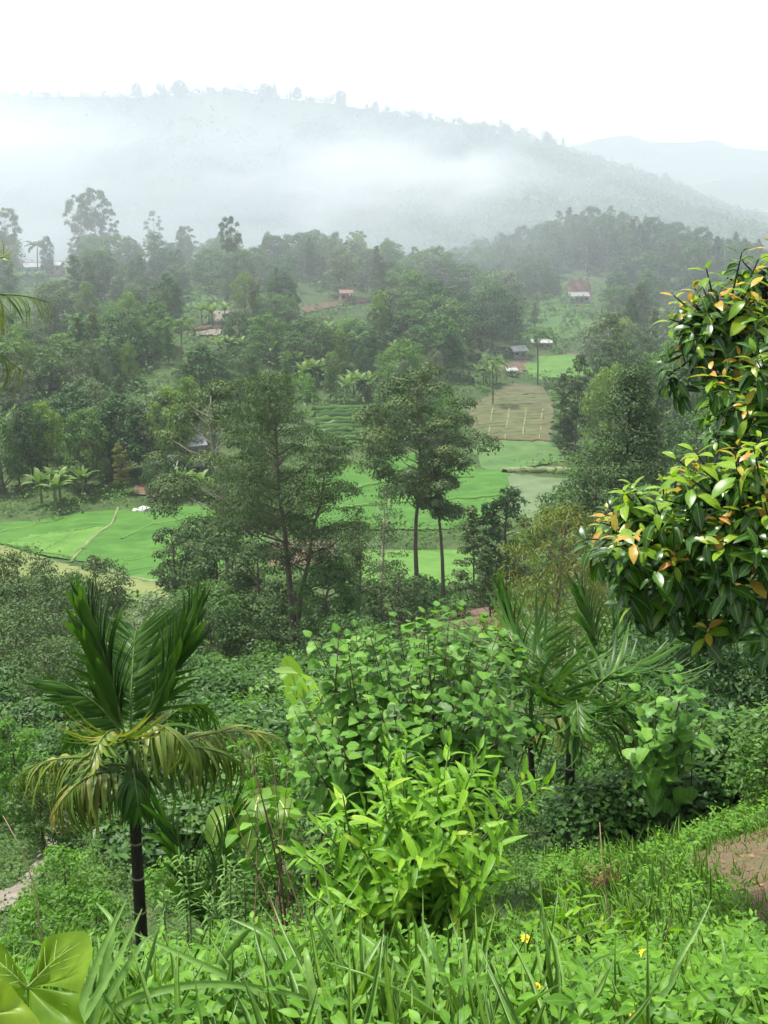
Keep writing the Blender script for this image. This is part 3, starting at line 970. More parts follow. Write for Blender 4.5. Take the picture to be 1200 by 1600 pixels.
# trees of the far side that stand out
NAMED = [
    ('tall bare-trunked eucalyptus with small tufts on the misty skyline, left of its twin', 124, 300, 334, 'euca', 'euca', .55, 'barkpale', 1),
    ('tallest misty skyline eucalyptus with a clumped crown on the left ridge', 146, 294, 338, 'euca', 'euca', .62, 'bark', 3),
    ('leaning misty eucalyptus beside the tallest skyline pair on the left ridge', 168, 325, 336, 'euca', 'euca', .55, 'bark', 0),
    ('pale ghostly eucalyptus nearly lost in the mist on the ridge', 240, 326, 372, 'euca', 'euca', .62, 'bark', 2),
    ('eucalyptus with several dark drooping tufts in the mist on the ridge', 292, 352, 345, 'euca', 'euca', .85, 'bark', 0),
    ('tall umbrella-crowned eucalyptus with two pale trunks above the hillside road', 360, 338, 300, 'euca', 'euca', .5, 'barkpale', 3),
    ('eucalyptus on the far left edge of the misty skyline', 4, 322, 322, 'euca', 'euca', .6, 'bark', 1),
    ('small round-topped dark tree beside the teal house', 72, 368, 328, 'broad', 'dark', .42, 'bark', 0),
    ('pale green broad tree behind the tall bare trunk on the left ridge', 152, 372, 326, 'broad', 'light', .62, 'bark', 1),
    ('misty round tree on the ridge right of the umbrella-crowned eucalyptus', 418, 362, 350, 'broad', 'mid', .5, 'bark', 2),
    ('pointed misty dark tree in the middle of the ridge', 450, 380, 350, 'cone', 'dark', .6, 'bark', 0),
    ('misty clumped tree on the ridge above the ochre hut', 510, 378, 352, 'broad', 'dark', .5, 'bark', 3),
    ('tall eucalyptus with a tufted crown where the ridge dips', 650, 384, 345, 'euca', 'euca', .6, 'barkpale', 0),
    ('narrow ivy-wrapped eucalyptus in front of the hillside road', 394, 430, 268, 'column', 'euca', 1.35, 'barkpale', 0),
    ('yellowish umbrella-crowned eucalyptus in the middle of the hillside', 498, 498, 252, 'euca', 'yellowtree', .72, 'barkpale', 2),
    ('dark rounded tree at the foot of the hillside right of centre', 566, 540, 236, 'broad', 'dark', .52, 'bark', 1),
    ('grey-green cone-shaped tree near the white roofed sheds', 745, 488, 262, 'cone', 'euca', .95, 'barkpale', 0),
    ('tall loose tree left of the cone-shaped tree on the slope', 700, 462, 290, 'wispy', 'mid', .8, 'bark', 0),
    ('ivy-covered pillar-like tree standing alone in the high meadow', 836, 458, 318, 'column', 'mid', 1.0, 'bark', 1),
    ('big eucalyptus with feathery plumes left of the glossy leaved tree', 955, 484, 225, 'wispy', 'euca', 1.05, 'bark', 1),
    ('pale flowering tree beside the plumed eucalyptus', 1022, 476, 258, 'cone', 'grey', .72, 'bark', 2),
    ('small hook-topped dark tree behind the plumed eucalyptus', 986, 462, 275, 'broad', 'dark', .35, 'bark', 2),
    ('slim grey tree at the right edge of the vegetable plot', 884, 578, 196, 'wispy', 'euca', .85, 'bark', 2),
    ('bright yellow-green tree with a bare trunk above the white roofed house', 262, 602, 176, 'broad', 'light', .62, 'barkpale', 0),
    ('second yellow-green tree just behind the brighter one', 296, 590, 190, 'broad', 'light', .5, 'bark', 3),
    ('silvery grey-green domed tree on the left hillside', 132, 588, 192, 'broad', 'grey', .78, 'bark', 1),
    ('huge dark green domed tree at the left edge of the paddy', 128, 640, 171, 'broad', 'mid', .78, 'bark', 2),
    ('tall dark tree left of the huge domed tree', 45, 632, 174, 'broad', 'dark', .6, 'bark', 0),
    ('dark leafy tree on the left frame edge above the paddy', -2, 655, 170, 'broad', 'mid', .7, 'bark', 3),
    ('yellow-brown bushy tree beside the white roofed house', 190, 690, 168, 'wispy', 'yellowtree', 1.0, 'bark', 0),
    ('small dark tree in the yard of the white roofed house', 245, 712, 164, 'broad', 'dark', .75, 'bark', 1),
    ('brownish wide tree high on the left hillside', 88, 450, 290, 'broad', 'olive', .8, 'bark', 0),
    ('pale dead-topped shrub tree on the left hillside', 196, 470, 285, 'wispy', 'grey', .9, 'bark', 1),
    ('dark spreading tree near the top of the left slope', 198, 420, 312, 'broad', 'dark', .62, 'bark', 3),
]
for (lb, px, top, Y, key, mat, wide, bark, q) in NAMED:
    hill_tree(lb, px, top, Y, key, mat, wide, bark, q)


TONE = {'dark': 'dark green', 'mid': 'mid-green', 'under': 'fresh green', 'euca': 'dull green', 'olive': 'olive', 'grey': 'silvery', 'light': 'yellow-green', 'fern': 'bright green'}


def zone(px, Y, base):
    a = 'far left' if px < 130 else 'left' if px < 330 else 'left of centre' if px < 520 else 'centre' if px < 700 else 'right of centre' if px < 860 else 'right' if px < 1020 else 'far right'
    return ', ' + a


def random_trees(n, xr, yr, hr, keys, group, labels, seed, minsep=3.0, protect=PROTECT):
    rd = random.Random(seed)
    placed, made, tries = [], 0, 0
    while made < n and tries < n * 30:
        tries += 1
        px = rd.uniform(*xr)
        Y = math.sqrt(rd.uniform(yr[0] ** 2, yr[1] ** 2))
        g = gpt(px, Y)
        if any(inpoly(np.array([g[0]]), np.array([g[1]]), P)[0] for P in CLEAR):
            continue
        if any((g[0] - a) ** 2 + (g[1] - b) ** 2 < minsep ** 2 for a, b in placed):
            continue
        key, mat, bark, wide = rd.choice(keys)
        H = rd.uniform(*hr) * (1.15 if key == 'euca' else .9 if key == 'broad' else .35 if key == 'bush' else 1)
        base = 800 - F_PX * math.tan(math.atan2(g[2], g[1]) + PITCH)
        ok = True
        for f in (.0, .3, .6, 1.0):
            zt = g[2] + H * f
            py = 800 - F_PX * math.tan(math.atan2(zt, g[1]) + PITCH)
            for dx in (-18, 0, 18):
                ok &= not shown_in(px + dx * 160 / Y, py, protect)
        if not ok:
            continue
        placed.append((g[0], g[1]))
        nm = {'euca': 'eucalyptus_tree', 'column': 'columnar_tree', 'cone': 'conical_tree', 'broad': 'broadleaf_tree', 'wispy': 'feathery_tree', 'bush': 'shrub'}[key]
        copy_tree(nm, TONE.get(mat, 'green') + ' ' + labels[key] + zone(px, Y, base), group, g, key, H, mat, bark, rd.randrange(9), wide * rd.uniform(.8, 1.15), rd.uniform(0, 6.28), 'shrub' if key == 'bush' else 'tree')
        made += 1


MIXK = [('broad', 'mid', 'bark', 1.1), ('broad', 'dark', 'bark', 1.2), ('broad', 'grey', 'bark', .9), ('broad', 'under', 'bark', 1.2), ('broad', 'dark', 'bark', 1.0), ('broad', 'mid', 'bark', 1.0), ('broad', 'mid', 'bark', 1.15), ('broad', 'under', 'bark', 1.0), ('euca', 'euca', 'barkpale', .75), ('cone', 'euca', 'bark', .8), ('wispy', 'mid', 'bark', .8), ('wispy', 'olive', 'bark', .8), ('broad', 'grey', 'bark', .6), ('broad', 'light', 'bark', .6), ('column', 'mid', 'bark', 1.2), ('bush', 'mid', 'bark', 1), ('bush', 'fern', 'bark', 1), ('bush', 'dark', 'bark', 1)]


def lab(place):
    return {'broad': 'round tree ' + place, 'euca': 'tufted eucalyptus ' + place, 'cone': 'conical tree ' + place,
            'wispy': 'feathery tree ' + place, 'column': 'column-like tree ' + place, 'bush': 'low shrub ' + place}


random_trees(250, (-70, 720), (172, 345), (6.5, 13), MIXK, 'trees covering the left hillside', lab('on the wooded left hillside'), 3)
random_trees(64, (880, 1290), (150, 345), (8, 16), MIXK, 'trees on the right valley side', lab('on the slope behind the glossy tree'), 4, 3.5)
random_trees(26, (610, 800), (262, 345), (8, 15), MIXK[:8], 'trees below the knoll', lab('on the slope below the wooded knoll'), 5)
random_trees(190, (690, 1240), (384, 472), (9.5, 15), [('broad', 'dark', 'barkpale', .95), ('broad', 'dark', 'barkpale', .85), ('broad', 'dark', 'barkpale', .9), ('cone', 'dark', 'barkpale', 1.1), ('broad', 'mid', 'barkpale', .85), ('broad', 'euca', 'barkpale', .9), ('wispy', 'euca', 'barkpale', .9), ('cone', 'grey', 'bark', .9)], 'trees of the wooded knoll', lab('packed on the wooded knoll'), 6, 3.0)
random_trees(60, (690, 1240), (346, 392), (7, 12), [('broad', 'dark', 'bark', 1.0), ('broad', 'mid', 'bark', 1.0), ('wispy', 'euca', 'bark', .9), ('bush', 'mid', 'bark', 1)], 'trees at the foot of the knoll', lab('at the foot of the wooded knoll'), 16, 3.0)
random_trees(44, (-70, 720), (322, 362), (5, 11), [('euca', 'euca', 'bark', .6), ('broad', 'dark', 'bark', .5), ('cone', 'mid', 'bark', .8), ('wispy', 'mid', 'bark', .7), ('broad', 'mid', 'bark', .5)], 'trees along the misty ridge', lab('along the misty ridge line'), 8, 4)

# skyline trees of the big ridge
rd = random.Random(12)
for k in range(64):
    px = rd.choice([rd.uniform(235, 330), rd.uniform(420, 760), rd.uniform(740, 1060), rd.uniform(740, 860)])
    p = np.array([pix(a, b, YR) for a, b in RIDGE])
    x = (px - 600) / F_PX * YR / cp * .985
    z = float(mount_z(x, YR - 4))
    copy_tree('skyline_tree', 'tiny tree silhouette on the crest of the hazy ridge', 'trees on the ridge crest', (x, YR - 4 + rd.uniform(-6, 6), z - .5), rd.choice(['euca', 'broad', 'cone', 'broad']), rd.uniform(6, 15), 'dark', 'bark', rd.randrange(9), rd.uniform(.6, 1.0), rd.uniform(0, 6))
# forest patches on the ridge: too far to count
rng = np.random.default_rng(21)
N = 12000
c = np.array([pix(a, b, YR) for a, b in RIDGE])
X = rng.uniform(-480, 420, N)
Y = rng.uniform(640, 1245, N)
fn = fbm(X / 120, Y / 120, 17)
k = (fn > .43) | (rng.random(N) < .06) | (Y > 1235)
X, Y = X[k], Y[k]
Z = mount_z(X, Y)
n = len(X)
r = rng.uniform(2.5, 5.5, n)
mb = MB()
puffs_leaves(mb, np.stack([X, Y, Z + r * .8], -1), np.stack([r, r, r], -1), 12, 3.2, up=.6, jit=.35)
mb.build('ridge_forest', M['dark'], kind='stuff')

# ------------------------------------------------------------------ undergrowth over all slopes
rng = np.random.default_rng(22)
N = 19000
Y = np.exp(rng.uniform(math.log(9), math.log(470), N))
px = rng.uniform(-60, 1260, N)
Y[:4000] = np.exp(rng.uniform(math.log(17), math.log(75), 4000))
px[:4000] = rng.uniform(-80, 560, 4000)
X = (px - 600) / F_PX * Y * 1.04
Z = hgt(X, Y)
k = np.ones(N, bool)
for P in CLEAR:
    k &= ~inpoly(X, Y, P)
k &= ~((px > 860) & (Y < 16))
X, Y, Z = X[k], Y[k], Z[k]
n = len(X)
r = np.clip(Y * .012, .16, 2.2) * rng.uniform(.5, 1.3, n)
cls = (fbm(X / 9 + 7, Y / 14, 31) * 3.4 - .2).astype(int) % 3
for q, mt in enumerate(('under', 'mid', 'fern')):
    mb = MB()
    s = cls == q
    for lo, hi in ((0, 20), (20, 45), (45, 100), (100, 200), (200, 300), (300, 500)):
        w = s & (Y >= lo) & (Y < hi)
        if w.any():
            puffs_leaves(mb, np.stack([X[w], Y[w], Z[w] + r[w] * .35], -1), np.stack([r[w], r[w], r[w] * .75], -1), 12, 6.5 * mpp(float(np.median(Y[w]))), up=.8, jit=.5)
    mb.build('undergrowth', M[mt], kind='stuff')
#CONTINUE3

# ------------------------------------------------------------------ mid-ground trees, each its own
MID = [
    # name, label, px, top, Y, kind, width, mat, bark, layers, kwargs
    ('feathery_tree', 'tall dark feathery tree with a forked trunk in the centre of the valley', 452, 568, 70, 'layer', 245, 'euca', 'bark', 2.1, dict(cb=.44, puffs=40, lean=-22, twin=(.80, 62, -30, .8))),
    ('eucalyptus_tree', 'broad eucalyptus with bare pale limbs left of the forked feathery tree', 348, 588, 98, 'umbel', 165, 'euca', 'barkpale', 4.0, dict(cb=.25, puffs=44)),
    ('eucalyptus_tree', 'tall umbrella-crowned eucalyptus in front of the green paddy', 654, 572, 100, 'umbel', 165, 'euca', 'bark', 4.2, dict(cb=.46, puffs=30)),
    ('eucalyptus_tree', 'slender eucalyptus with tufted side crown, right of the umbrella-crowned one', 696, 640, 97, 'umbel', 112, 'euca', 'bark', 3.6, dict(cb=.48, puffs=15)),
    ('bushy_tree', 'dark rounded tree with pale flowers left of the orange-tipped tree', 985, 566, 84, 'cone', 190, 'olive', 'barkdark', 3.4, dict(cb=.28, puffs=80)),
    ('weeping_tree', 'copper-tinted weeping young eucalyptus beside the right palms', 872, 785, 42, 'weep', 215, 'copper', 'bark', 3.2, dict(cb=.04, puffs=90, leafpx=9.0)),
    ('round_tree', 'small dark round-headed tree above the weeping young eucalyptus', 878, 757, 92, 'broad', 110, 'mid', 'bark', 3, {}),
    ('sapling_tree', 'dark mid-sized tree just left of the small round-headed tree', 795, 760, 98, 'broad', 85, 'dark', 'bark', 3, {}),
    ('sapling_tree', 'thin grey-leaved tree between the slender eucalyptus and the weeping tree', 742, 790, 92, 'cone', 75, 'euca', 'bark', 2.4, {}),
    ('sapling_tree', 'low tree before the bright rice plot, below the slender eucalyptus', 768, 850, 80, 'cone', 70, 'olive', 'bark', 2.6, {}),
    ('twiggy_tree', 'sparse brown twiggy tree between the feathery tree and the eucalyptus', 596, 752, 88, 'wispy', 120, 'olive', 'barkpale', .8, {}),
    ('twiggy_tree', 'second thinner greyish tree in front of the brown twiggy one', 560, 800, 78, 'wispy', 105, 'olive', 'bark', 1.3, {}),
    ('bushy_tree', 'green leafy tree at the foot of the forked feathery tree', 505, 862, 68, 'broad', 110, 'mid', 'bark', 2.8, {}),
    ('bushy_tree', 'olive bushy tree at the right foot of the brown twiggy tree', 625, 890, 72, 'broad', 100, 'olive', 'bark', 2.6, {}),
    ('bushy_tree', 'low dark tree between the two eucalyptus trunks', 662, 902, 88, 'broad', 66, 'dark', 'bark', 3, {}),
    ('young_tree', 'young grey-green tree standing before the left paddy', 272, 818, 104, 'broad', 66, 'olive', 'bark', 3, {}),
    ('grove_tree', 'grey-olive tree of the grove, right of the left palm crown', 345, 832, 76, 'broad', 149, 'olive', 'bark', 3.2, dict(cb=.06)),
    ('grove_tree', 'taller olive grove tree left of the forked trunk', 402, 848, 74, 'broad', 126, 'olive', 'bark', 3.2, dict(cb=.06)),
    ('grove_tree', 'front grove tree with drooping grey leaves above the tea slope', 312, 912, 62, 'broad', 149, 'mid', 'bark', 3.2, dict(cb=.06)),
    ('grove_tree', 'dark grove tree above the tea slope beside the forked trunk', 392, 930, 62, 'broad', 120, 'olive', 'bark', 3.2, dict(cb=.06)),
    ('scrub_tree', 'olive scrub tree on the left edge below the dry pasture', 24, 868, 82, 'broad', 155, 'olive', 'bark', 3.2, dict(cb=.06)),
    ('scrub_tree', 'scrub tree behind the left palm crown, right of the edge scrub', 150, 868, 88, 'broad', 105, 'olive', 'bark', 3.2, dict(cb=.06)),
    ('scrub_tree', 'leaning grey scrub tree left of the palm crown', 88, 905, 72, 'broad', 143, 'olive', 'bark', 3.2, dict(cb=.06)),
    ('scrub_tree', 'dark low scrub tree at the left edge beside the palm', 20, 960, 58, 'broad', 172, 'olive', 'bark', 3.2, dict(cb=.06)),
    ('scrub_tree', 'brownish scrub tree just below the palm crown on the left', 75, 1010, 50, 'broad', 149, 'olive', 'bark', 3.2, dict(cb=.06)),
    ('scrub_tree', 'scrub tree with thin grey stems right of the palm crown', 255, 930, 66, 'broad', 109, 'grey', 'bark', 3.2, dict(cb=.06)),
    ('valley_tree', 'dark tree half hidden behind the glossy leaved tree, below the pale flowering one', 1085, 640, 120, 'broad', 120, 'dark', 'bark', 3, {}),
    ('valley_tree', 'tall dim tree at the right frame edge behind the glossy leaves', 1150, 560, 130, 'broad', 130, 'mid', 'bark', 3, {}),
    ('valley_tree', 'lower dark tree under the rounded flowering tree', 935, 690, 110, 'broad', 120, 'mid', 'bark', 3, {}),
    ('valley_tree', 'leafy tree beneath the rounded flowering tree on the right', 1040, 760, 70, 'broad', 150, 'mid', 'bark', 3, {}),
    ('valley_tree', 'grey leafy tree between the weeping tree and the glossy tree', 955, 850, 55, 'broad', 120, 'grey', 'bark', 2.6, {}),
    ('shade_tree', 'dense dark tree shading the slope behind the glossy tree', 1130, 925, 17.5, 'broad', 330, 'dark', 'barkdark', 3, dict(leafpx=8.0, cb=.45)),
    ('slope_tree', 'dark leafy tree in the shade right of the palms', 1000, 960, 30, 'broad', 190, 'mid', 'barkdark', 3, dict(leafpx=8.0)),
]
for i, (nm, lb, px, top, Y, kd, w, mt, bk, ly, kw) in enumerate(MID):
    plant_tree(nm, lb, px, top, Y, kd, w, mt, bk, 300 + i, None, ly, **kw)


def shrub(label, px, top, Y, w, mat, seed, kind='bush', layers=3.0, leafpx=8.0, group=None, name='shrub'):
    return plant_tree(name, label, px, top, Y, kind, w, mat, 'twig', seed, group, layers, 'shrub', leafpx)


SHR = [
    ('bright leafy shrub at the left edge above the concrete path', 20, 1120, 30, 110, 'fern', 8),
    ('tall thin-leaved shrub left of the palm trunk at the path', 60, 1180, 26, 90, 'mid', 8),
    ('feathery pale green shrub left of the palm trunk', 105, 1330, 19, 120, 'fern', 9),
    ('low feathery shrub in front of the concrete path', 50, 1420, 15, 130, 'fern', 9),
    ('green shrub directly left of the palm trunk base', 150, 1400, 15.5, 110, 'fern', 9),
    ('shrub right of the palm trunk below the tea bushes', 265, 1340, 17, 100, 'fern', 9),
    ('pale leafy shrub below the palm crown on its right', 330, 1120, 24, 110, 'fern', 9),
    ('lush pale shrub left of the heart-leaved bush', 410, 1150, 18, 120, 'fern', 10),
    ('low green shrub under the lush pale shrub', 370, 1260, 15, 130, 'under', 10),
    ('small shrub between the young palm and the lime bush', 430, 1340, 11, 110, 'under', 11),
    ('dark shrub beneath the heart-leaved bush', 520, 1240, 11, 170, 'mid', 12),
    ('shadowed shrub between the heart-leaved bush and the right palm', 760, 1200, 17, 130, 'mid', 10),
    ('tall feathery shrub with upright stems right of the palms', 985, 1030, 16, 110, 'fern', 9),
    ('feathery shrub right behind the upright stemmed one', 1030, 1060, 18, 110, 'fern', 9),
    ('dense dark shrub in the shade under the glossy tree', 1080, 1010, 19, 190, 'dark', 10),  # dark shrub; its dark foliage colour also stands in for the deep shade
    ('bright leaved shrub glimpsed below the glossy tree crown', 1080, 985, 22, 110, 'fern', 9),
    ('dark shrub at the right edge beneath the glossy tree', 1190, 1000, 17, 190, 'dark', 10),  # dark leaf colour partly paints the shade beneath the tree
    ('deeply shaded shrub above the tea hedge on the right', 1130, 1090, 16, 180, 'dark', 11),  # shade painted in with the dark foliage colour
    ('dark leafy mass behind the right end of the tea hedge', 1220, 1120, 13, 170, 'mid', 12),
    ('low shaded shrub left of the tea hedge', 980, 1180, 14.5, 150, 'mid', 11),
    ('fern-like shrub at the right edge above the dirt path', 1190, 1215, 12.2, 130, 'under', 11),
    ('mid-green shrub behind the tea slope left of centre', 285, 1020, 50, 90, 'mid', 7),
    ('mid-green shrub on the tea slope below the forked tree', 430, 1010, 58, 90, 'under', 7),
    ('bushy shrub on the slope right of the forked trunk', 545, 960, 62, 110, 'mid', 7),
    ('green shrub on the slope below the twiggy trees', 600, 985, 55, 120, 'under', 7),
    ('shrub on the red earth left of the right palms', 700, 1000, 50, 80, 'mid', 7),
    ('shrub at the foot of the slender eucalyptus', 715, 930, 84, 60, 'mid', 6),
]
for i, (lb, px, top, Y, w, mt, lp) in enumerate(SHR):
    shrub(lb, px, top, Y, w, mt, 500 + i, leafpx=lp)


# ------------------------------------------------------------------ palms
def rachis(base, az, el0, length, curl, n=14, power=1.3):
    s = np.linspace(0, 1, n)
    el = np.radians(el0 - curl * s ** power)
    a = math.radians(az)
    d = np.stack([np.cos(el) * math.cos(a), np.cos(el) * math.sin(a), np.sin(el)], -1)
    return np.asarray(base) + np.concatenate([[np.zeros(3)], np.cumsum((d[:-1] + d[1:]) / 2, 0)]) * length / (n - 1), d, s


def frond_leaflets(base, az, el0, length, curl, n, ll, lift=35, fw=None, droop=.35, s0=.14, seed=0, jit=.08):
    r = np.random.default_rng(seed)
    pts, dirs, s = rachis(base, az, el0, length, curl, 14)
    P, D, Nn, L = [], [], [], []
    fw = fw or ((24, 8) if droop < .12 else (58, 20))
    a = math.radians(az)
    side = np.array([-math.sin(a), math.cos(a), 0])
    for k in range(n):
        u = s0 + (1 - s0) * (k + .5) / n
        p = np.array([np.interp(u, s, pts[:, i]) for i in range(3)])
        T = nrm(np.array([np.interp(u, s, dirs[:, i]) for i in range(3)]))
        N = np.cross(side, T)
        if N[2] < 0 and el0 < 60:
            N = -N
        N = nrm(N)
        ang = math.radians(fw[0] + (fw[1] - fw[0]) * u)
        lf = math.radians(lift)
        for sg in (-1, 1):
            d = T * math.cos(ang) + (sg * side * math.cos(lf) + N * math.sin(lf)) * math.sin(ang)
            d = nrm(d + r.normal(size=3) * jit - np.array([0, 0, droop * (.5 + r.random())]))
            nn = nrm(N * math.cos(lf) - sg * side * math.sin(lf) + np.array([0, 0, .2]) + r.normal(size=3) * .15)
            P.append(p)
            D.append(d)
            Nn.append(nn)
            L.append(ll * (.45 + .55 * math.sin(math.pi * min(1, .12 + u * .82))) * r.uniform(.88, 1.1))
    return pts, np.array(P), orient(np.array(D), np.array(Nn)), np.array(L)


LEAFLET = {}


def leaflet_mesh(tpl, mat, key):
    """a few leaf meshes that all alike leaves share"""
    if key not in LEAFLET:
        out = []
        for q in range(5):
            b = MB()
            b.leaves(tpl if not isinstance(tpl, list) else tpl[q % len(tpl)], np.zeros((1, 3)), np.eye(3)[None], np.ones(1), np.array([q / 4]))
            out.append(b.mesh(key, mat))
        LEAFLET[key] = out
    return LEAFLET[key]


def leaf_objects(name, meshes, P, R, S, parent, vs=None):
    S = np.asarray(S, float)
    for i in range(len(P)):
        o = bpy.data.objects.new(name, meshes[int(vs[i] * 4.99) if vs is not None else random.randrange(len(meshes))])
        COL.objects.link(o)
        o.parent = parent
        sc = S[i] if S.ndim == 2 else np.repeat(S[i], 3)
        m = np.eye(4)
        m[:3, :3] = R[i] * sc[None, :]
        m[:3, 3] = P[i]
        o.matrix_basis = Matrix(m.tolist())


PL_TPL = [leaf_tpl(w, 6, lambda t: np.clip(1.12 - t, 0, 1) ** .55 * np.clip(t * 5 + .25, 0, 1), .35, dr) for w, dr in ((.085, .25), (.10, .5), (.085, .8), (.11, .35), (.095, 1.0))]


def palm(name, label, g, top_z, fronds, r0, limit=300, seed=1, lean=(0, 0), leaf_w=1.0, n=24, trunk=True, lz=.0):
    """trunk with rings, crownshaft, fronds whose leaflets are sub-parts"""
    t = thing(name, label, 'palm', g)
    H = top_z - g[2]
    k = np.linspace(0, 1, 12)
    if trunk:
        tp = np.stack([lean[0] * k ** 1.4, lean[1] * k ** 1.4, -.2 + k * (H * .93 + .2)], -1)
        b = MB()
        b.tube(tp, r0 * (1.12 - .22 * k), 10)
        tr = b.build('trunk', M['barkdark'], t)
        for q in range(max(3, int(H / .55))):
            f = (q + .6) / max(3, int(H / .55)) * .9
            z = H * .93 * f
            b = MB()
            c = np.array([lean[0] * f ** 1.4, lean[1] * f ** 1.4, z])
            b.tube([c - (0, 0, .012), c, c + (0, 0, .012)], np.array([1.0, 1.05, 1.0]) * r0 * (1.13 - .22 * f), 10)
            b.build('ring', M['barkpale'], tr)
        b = MB()
        e = np.array([lean[0], lean[1], 0])
        b.tube([e + (0, 0, H * .90), e + (0, 0, H * .96), e + (0, 0, H * 1.02), e + (0, 0, H + .12)], np.array([.95, 1.25, 1.05, .5]) * r0, 10)
        b.build('crownshaft', M['stem'], t)
    used = 0
    for i, (az, el, ln, cu, ll, lift, mat, dr) in enumerate(fronds):
        base = np.array([lean[0], lean[1], H]) + np.array([math.cos(math.radians(az)), math.sin(math.radians(az)), 0]) * r0 * .7 + np.array([0, 0, lz * (1 if el > 50 else -1) * (.4 + .6 * (i % 3) / 2)])
        pts, P, R, L = frond_leaflets(base, az, el, ln, cu, n, ll, lift, droop=dr, seed=seed * 50 + i)
        b = MB()
        b.tube(pts, np.linspace(r0 * .26, r0 * .05, len(pts)), 5)
        fr = b.build('frond', M['palmold' if mat == 'palmold' else 'stem'], t)
        S = np.stack([L * leaf_w, L, L], -1)
        hang = [0, 3] if dr < .2 else [1, 2, 4]
        if used + len(P) <= limit:
            ms = leaflet_mesh(PL_TPL, M[mat], 'leaflet_' + mat)
            vs = (np.random.default_rng(i).choice(hang, len(P)) + .5) / 5
            leaf_objects('leaflet', ms, P, R, S, fr, vs)
            used += len(P)
        else:
            b = MB()
            r2 = np.random.default_rng(i)
            pick = r2.choice(hang, len(P))
            for h in set(pick.tolist()):
                w = pick == h
                b.leaves(PL_TPL[h], P[w], R[w], S[w], r2.random(w.sum()))
            b.build('leaflets', M[mat], fr, kind='stuff')
    return t


g = tpt(209, 1250, 14)
zt = pix(207, 1185, 14)[2]
palm('areca_palm', 'areca palm with upright green and drooping yellowed fronds at lower left', g, zt, [
    (158, 82, 1.75, 14, 1.05, 35, 'palm', .05), (18, 68, 1.7, 6, 1.05, 35, 'palm', .05), (190, 66, 1.2, 45, .7, 30, 'palm', .15),
    (262, 66, 1.5, 105, .62, 10, 'palmold', .5), (188, 30, 1.45, 72, .66, 20, 'palmold', .45), (235, 40, 1.3, 90, .62, 12, 'palmold', .5), (2, 34, 1.8, 52, .66, 25, 'palmold', .4), (345, 44, 1.5, 75, .66, 15, 'palmold', .45),
    (318, 58, 1.25, 110, .6, 10, 'palmold', .55),
    (222, 30, 1.0, 80, .55, 15, 'palm', .5), (285, 40, 1.0, 95, .55, 10, 'palm', .5), (95, 62, 1.5, 45, .8, 30, 'palm', .2), (60, 40, 1.5, 70, .7, 20, 'palm', .4),
    (140, 35, 1.3, 70, .6, 20, 'palm', .4)], .072, 330, 1, leaf_w=1.05, n=32, lz=.22)
g = tpt(891, 1200, 14)
zt = pix(891, 1150, 14)[2]
palm('areca_palm', 'areca palm with arching glossy fronds and a bare dark trunk right of the heart-leaved bush', g, zt, [
    (176, 88, 2.1, 165, .9, -15, 'palm', .85), (205, 78, 1.8, 150, .85, -15, 'palm', .85), (265, 80, 1.5, 150, .8, -15, 'palm', .85), (20, 80, 1.9, 150, .85, -15, 'palm', .8),
    (10, 45, 1.4, 90, .7, 10, 'palm', .4), (330, 62, 1.3, 100, .6, 5, 'palm', .4), (140, 86, 2.1, 150, .85, -15, 'palm', .8), (160, 40, 1.4, 90, .7, 10, 'palm', .5)], .06, 300, 2, n=24, leaf_w=.8, lz=.1)
g = gpt(833, 19)
zt = pix(822, 1130, 19)[2]
palm('areca_palm', 'areca palm with a thin brown trunk behind the arching one', g, zt, [
    (150, 84, 2.2, 14, 1.0, 30, 'palm', .08), (185, 80, 2.0, 150, .85, -15, 'palm', .85), (30, 80, 1.9, 150, .85, -15, 'palm', .85), (300, 55, 1.7, 100, .7, 10, 'palmold', .5),
    (215, 35, 1.5, 80, .7, 10, 'palm', .5), (80, 75, 1.8, 80, .8, 20, 'palm', .3)], .05, 290, 3, lean=(-.1, 0), n=24, leaf_w=.85, lz=.1)
g = gpt(935, 26)
zt = pix(930, 1045, 26)[2]
palm('areca_palm', 'smaller palm with upright broad fronds behind the arching palm on the right', g, zt, [
    (130, 80, 1.7, 25, 1.0, 30, 'palm', .08), (40, 70, 1.7, 35, 1.0, 30, 'palm', .08), (20, 50, 1.9, 70, .9, 20, 'palm', .3), (200, 60, 1.8, 80, .8, 15, 'palm', .3), (300, 55, 1.5, 90, .7, 15, 'palm', .4)], .07, 250, 4, n=22, lz=.1)
g = gpt(330, 11.5)
palm('young_palm', 'young stemless palm with stiff fronds right of the left palm trunk', g, g[2] + .2, [
    (150, 74, 1.35, 16, .62, 35, 'palm', .02), (60, 80, 1.3, 20, .6, 35, 'palm', .02), (10, 52, 1.2, 40, .58, 30, 'palm', .05), (260, 70, 1.1, 40, .55, 30, 'palm', .1), (330, 40, 1.1, 50, .55, 30, 'palm', .15)], .03, 300, 5, n=22, trunk=False)
g = tpt(-165, 520, 9)
zt = pix(-165, 520, 9)[2]
palm('edge_palm', 'palm whose frond tips reach in from the upper left frame edge', g, zt, [
    (4, 38, 1.12, 60, .3, 10, 'palmold', .35), (-6, 62, 1.0, 70, .3, 15, 'palmold', .25), (-4, 8, .9, 50, .3, 10, 'palmold', .5), (120, 50, 1.1, 70, .4, 10, 'palm', .4), (200, 40, 1.1, 70, .4, 10, 'palm', .4), (280, 30, 1.0, 60, .4, 10, 'palm', .4)], .07, 160, 6, n=26, lz=.05)

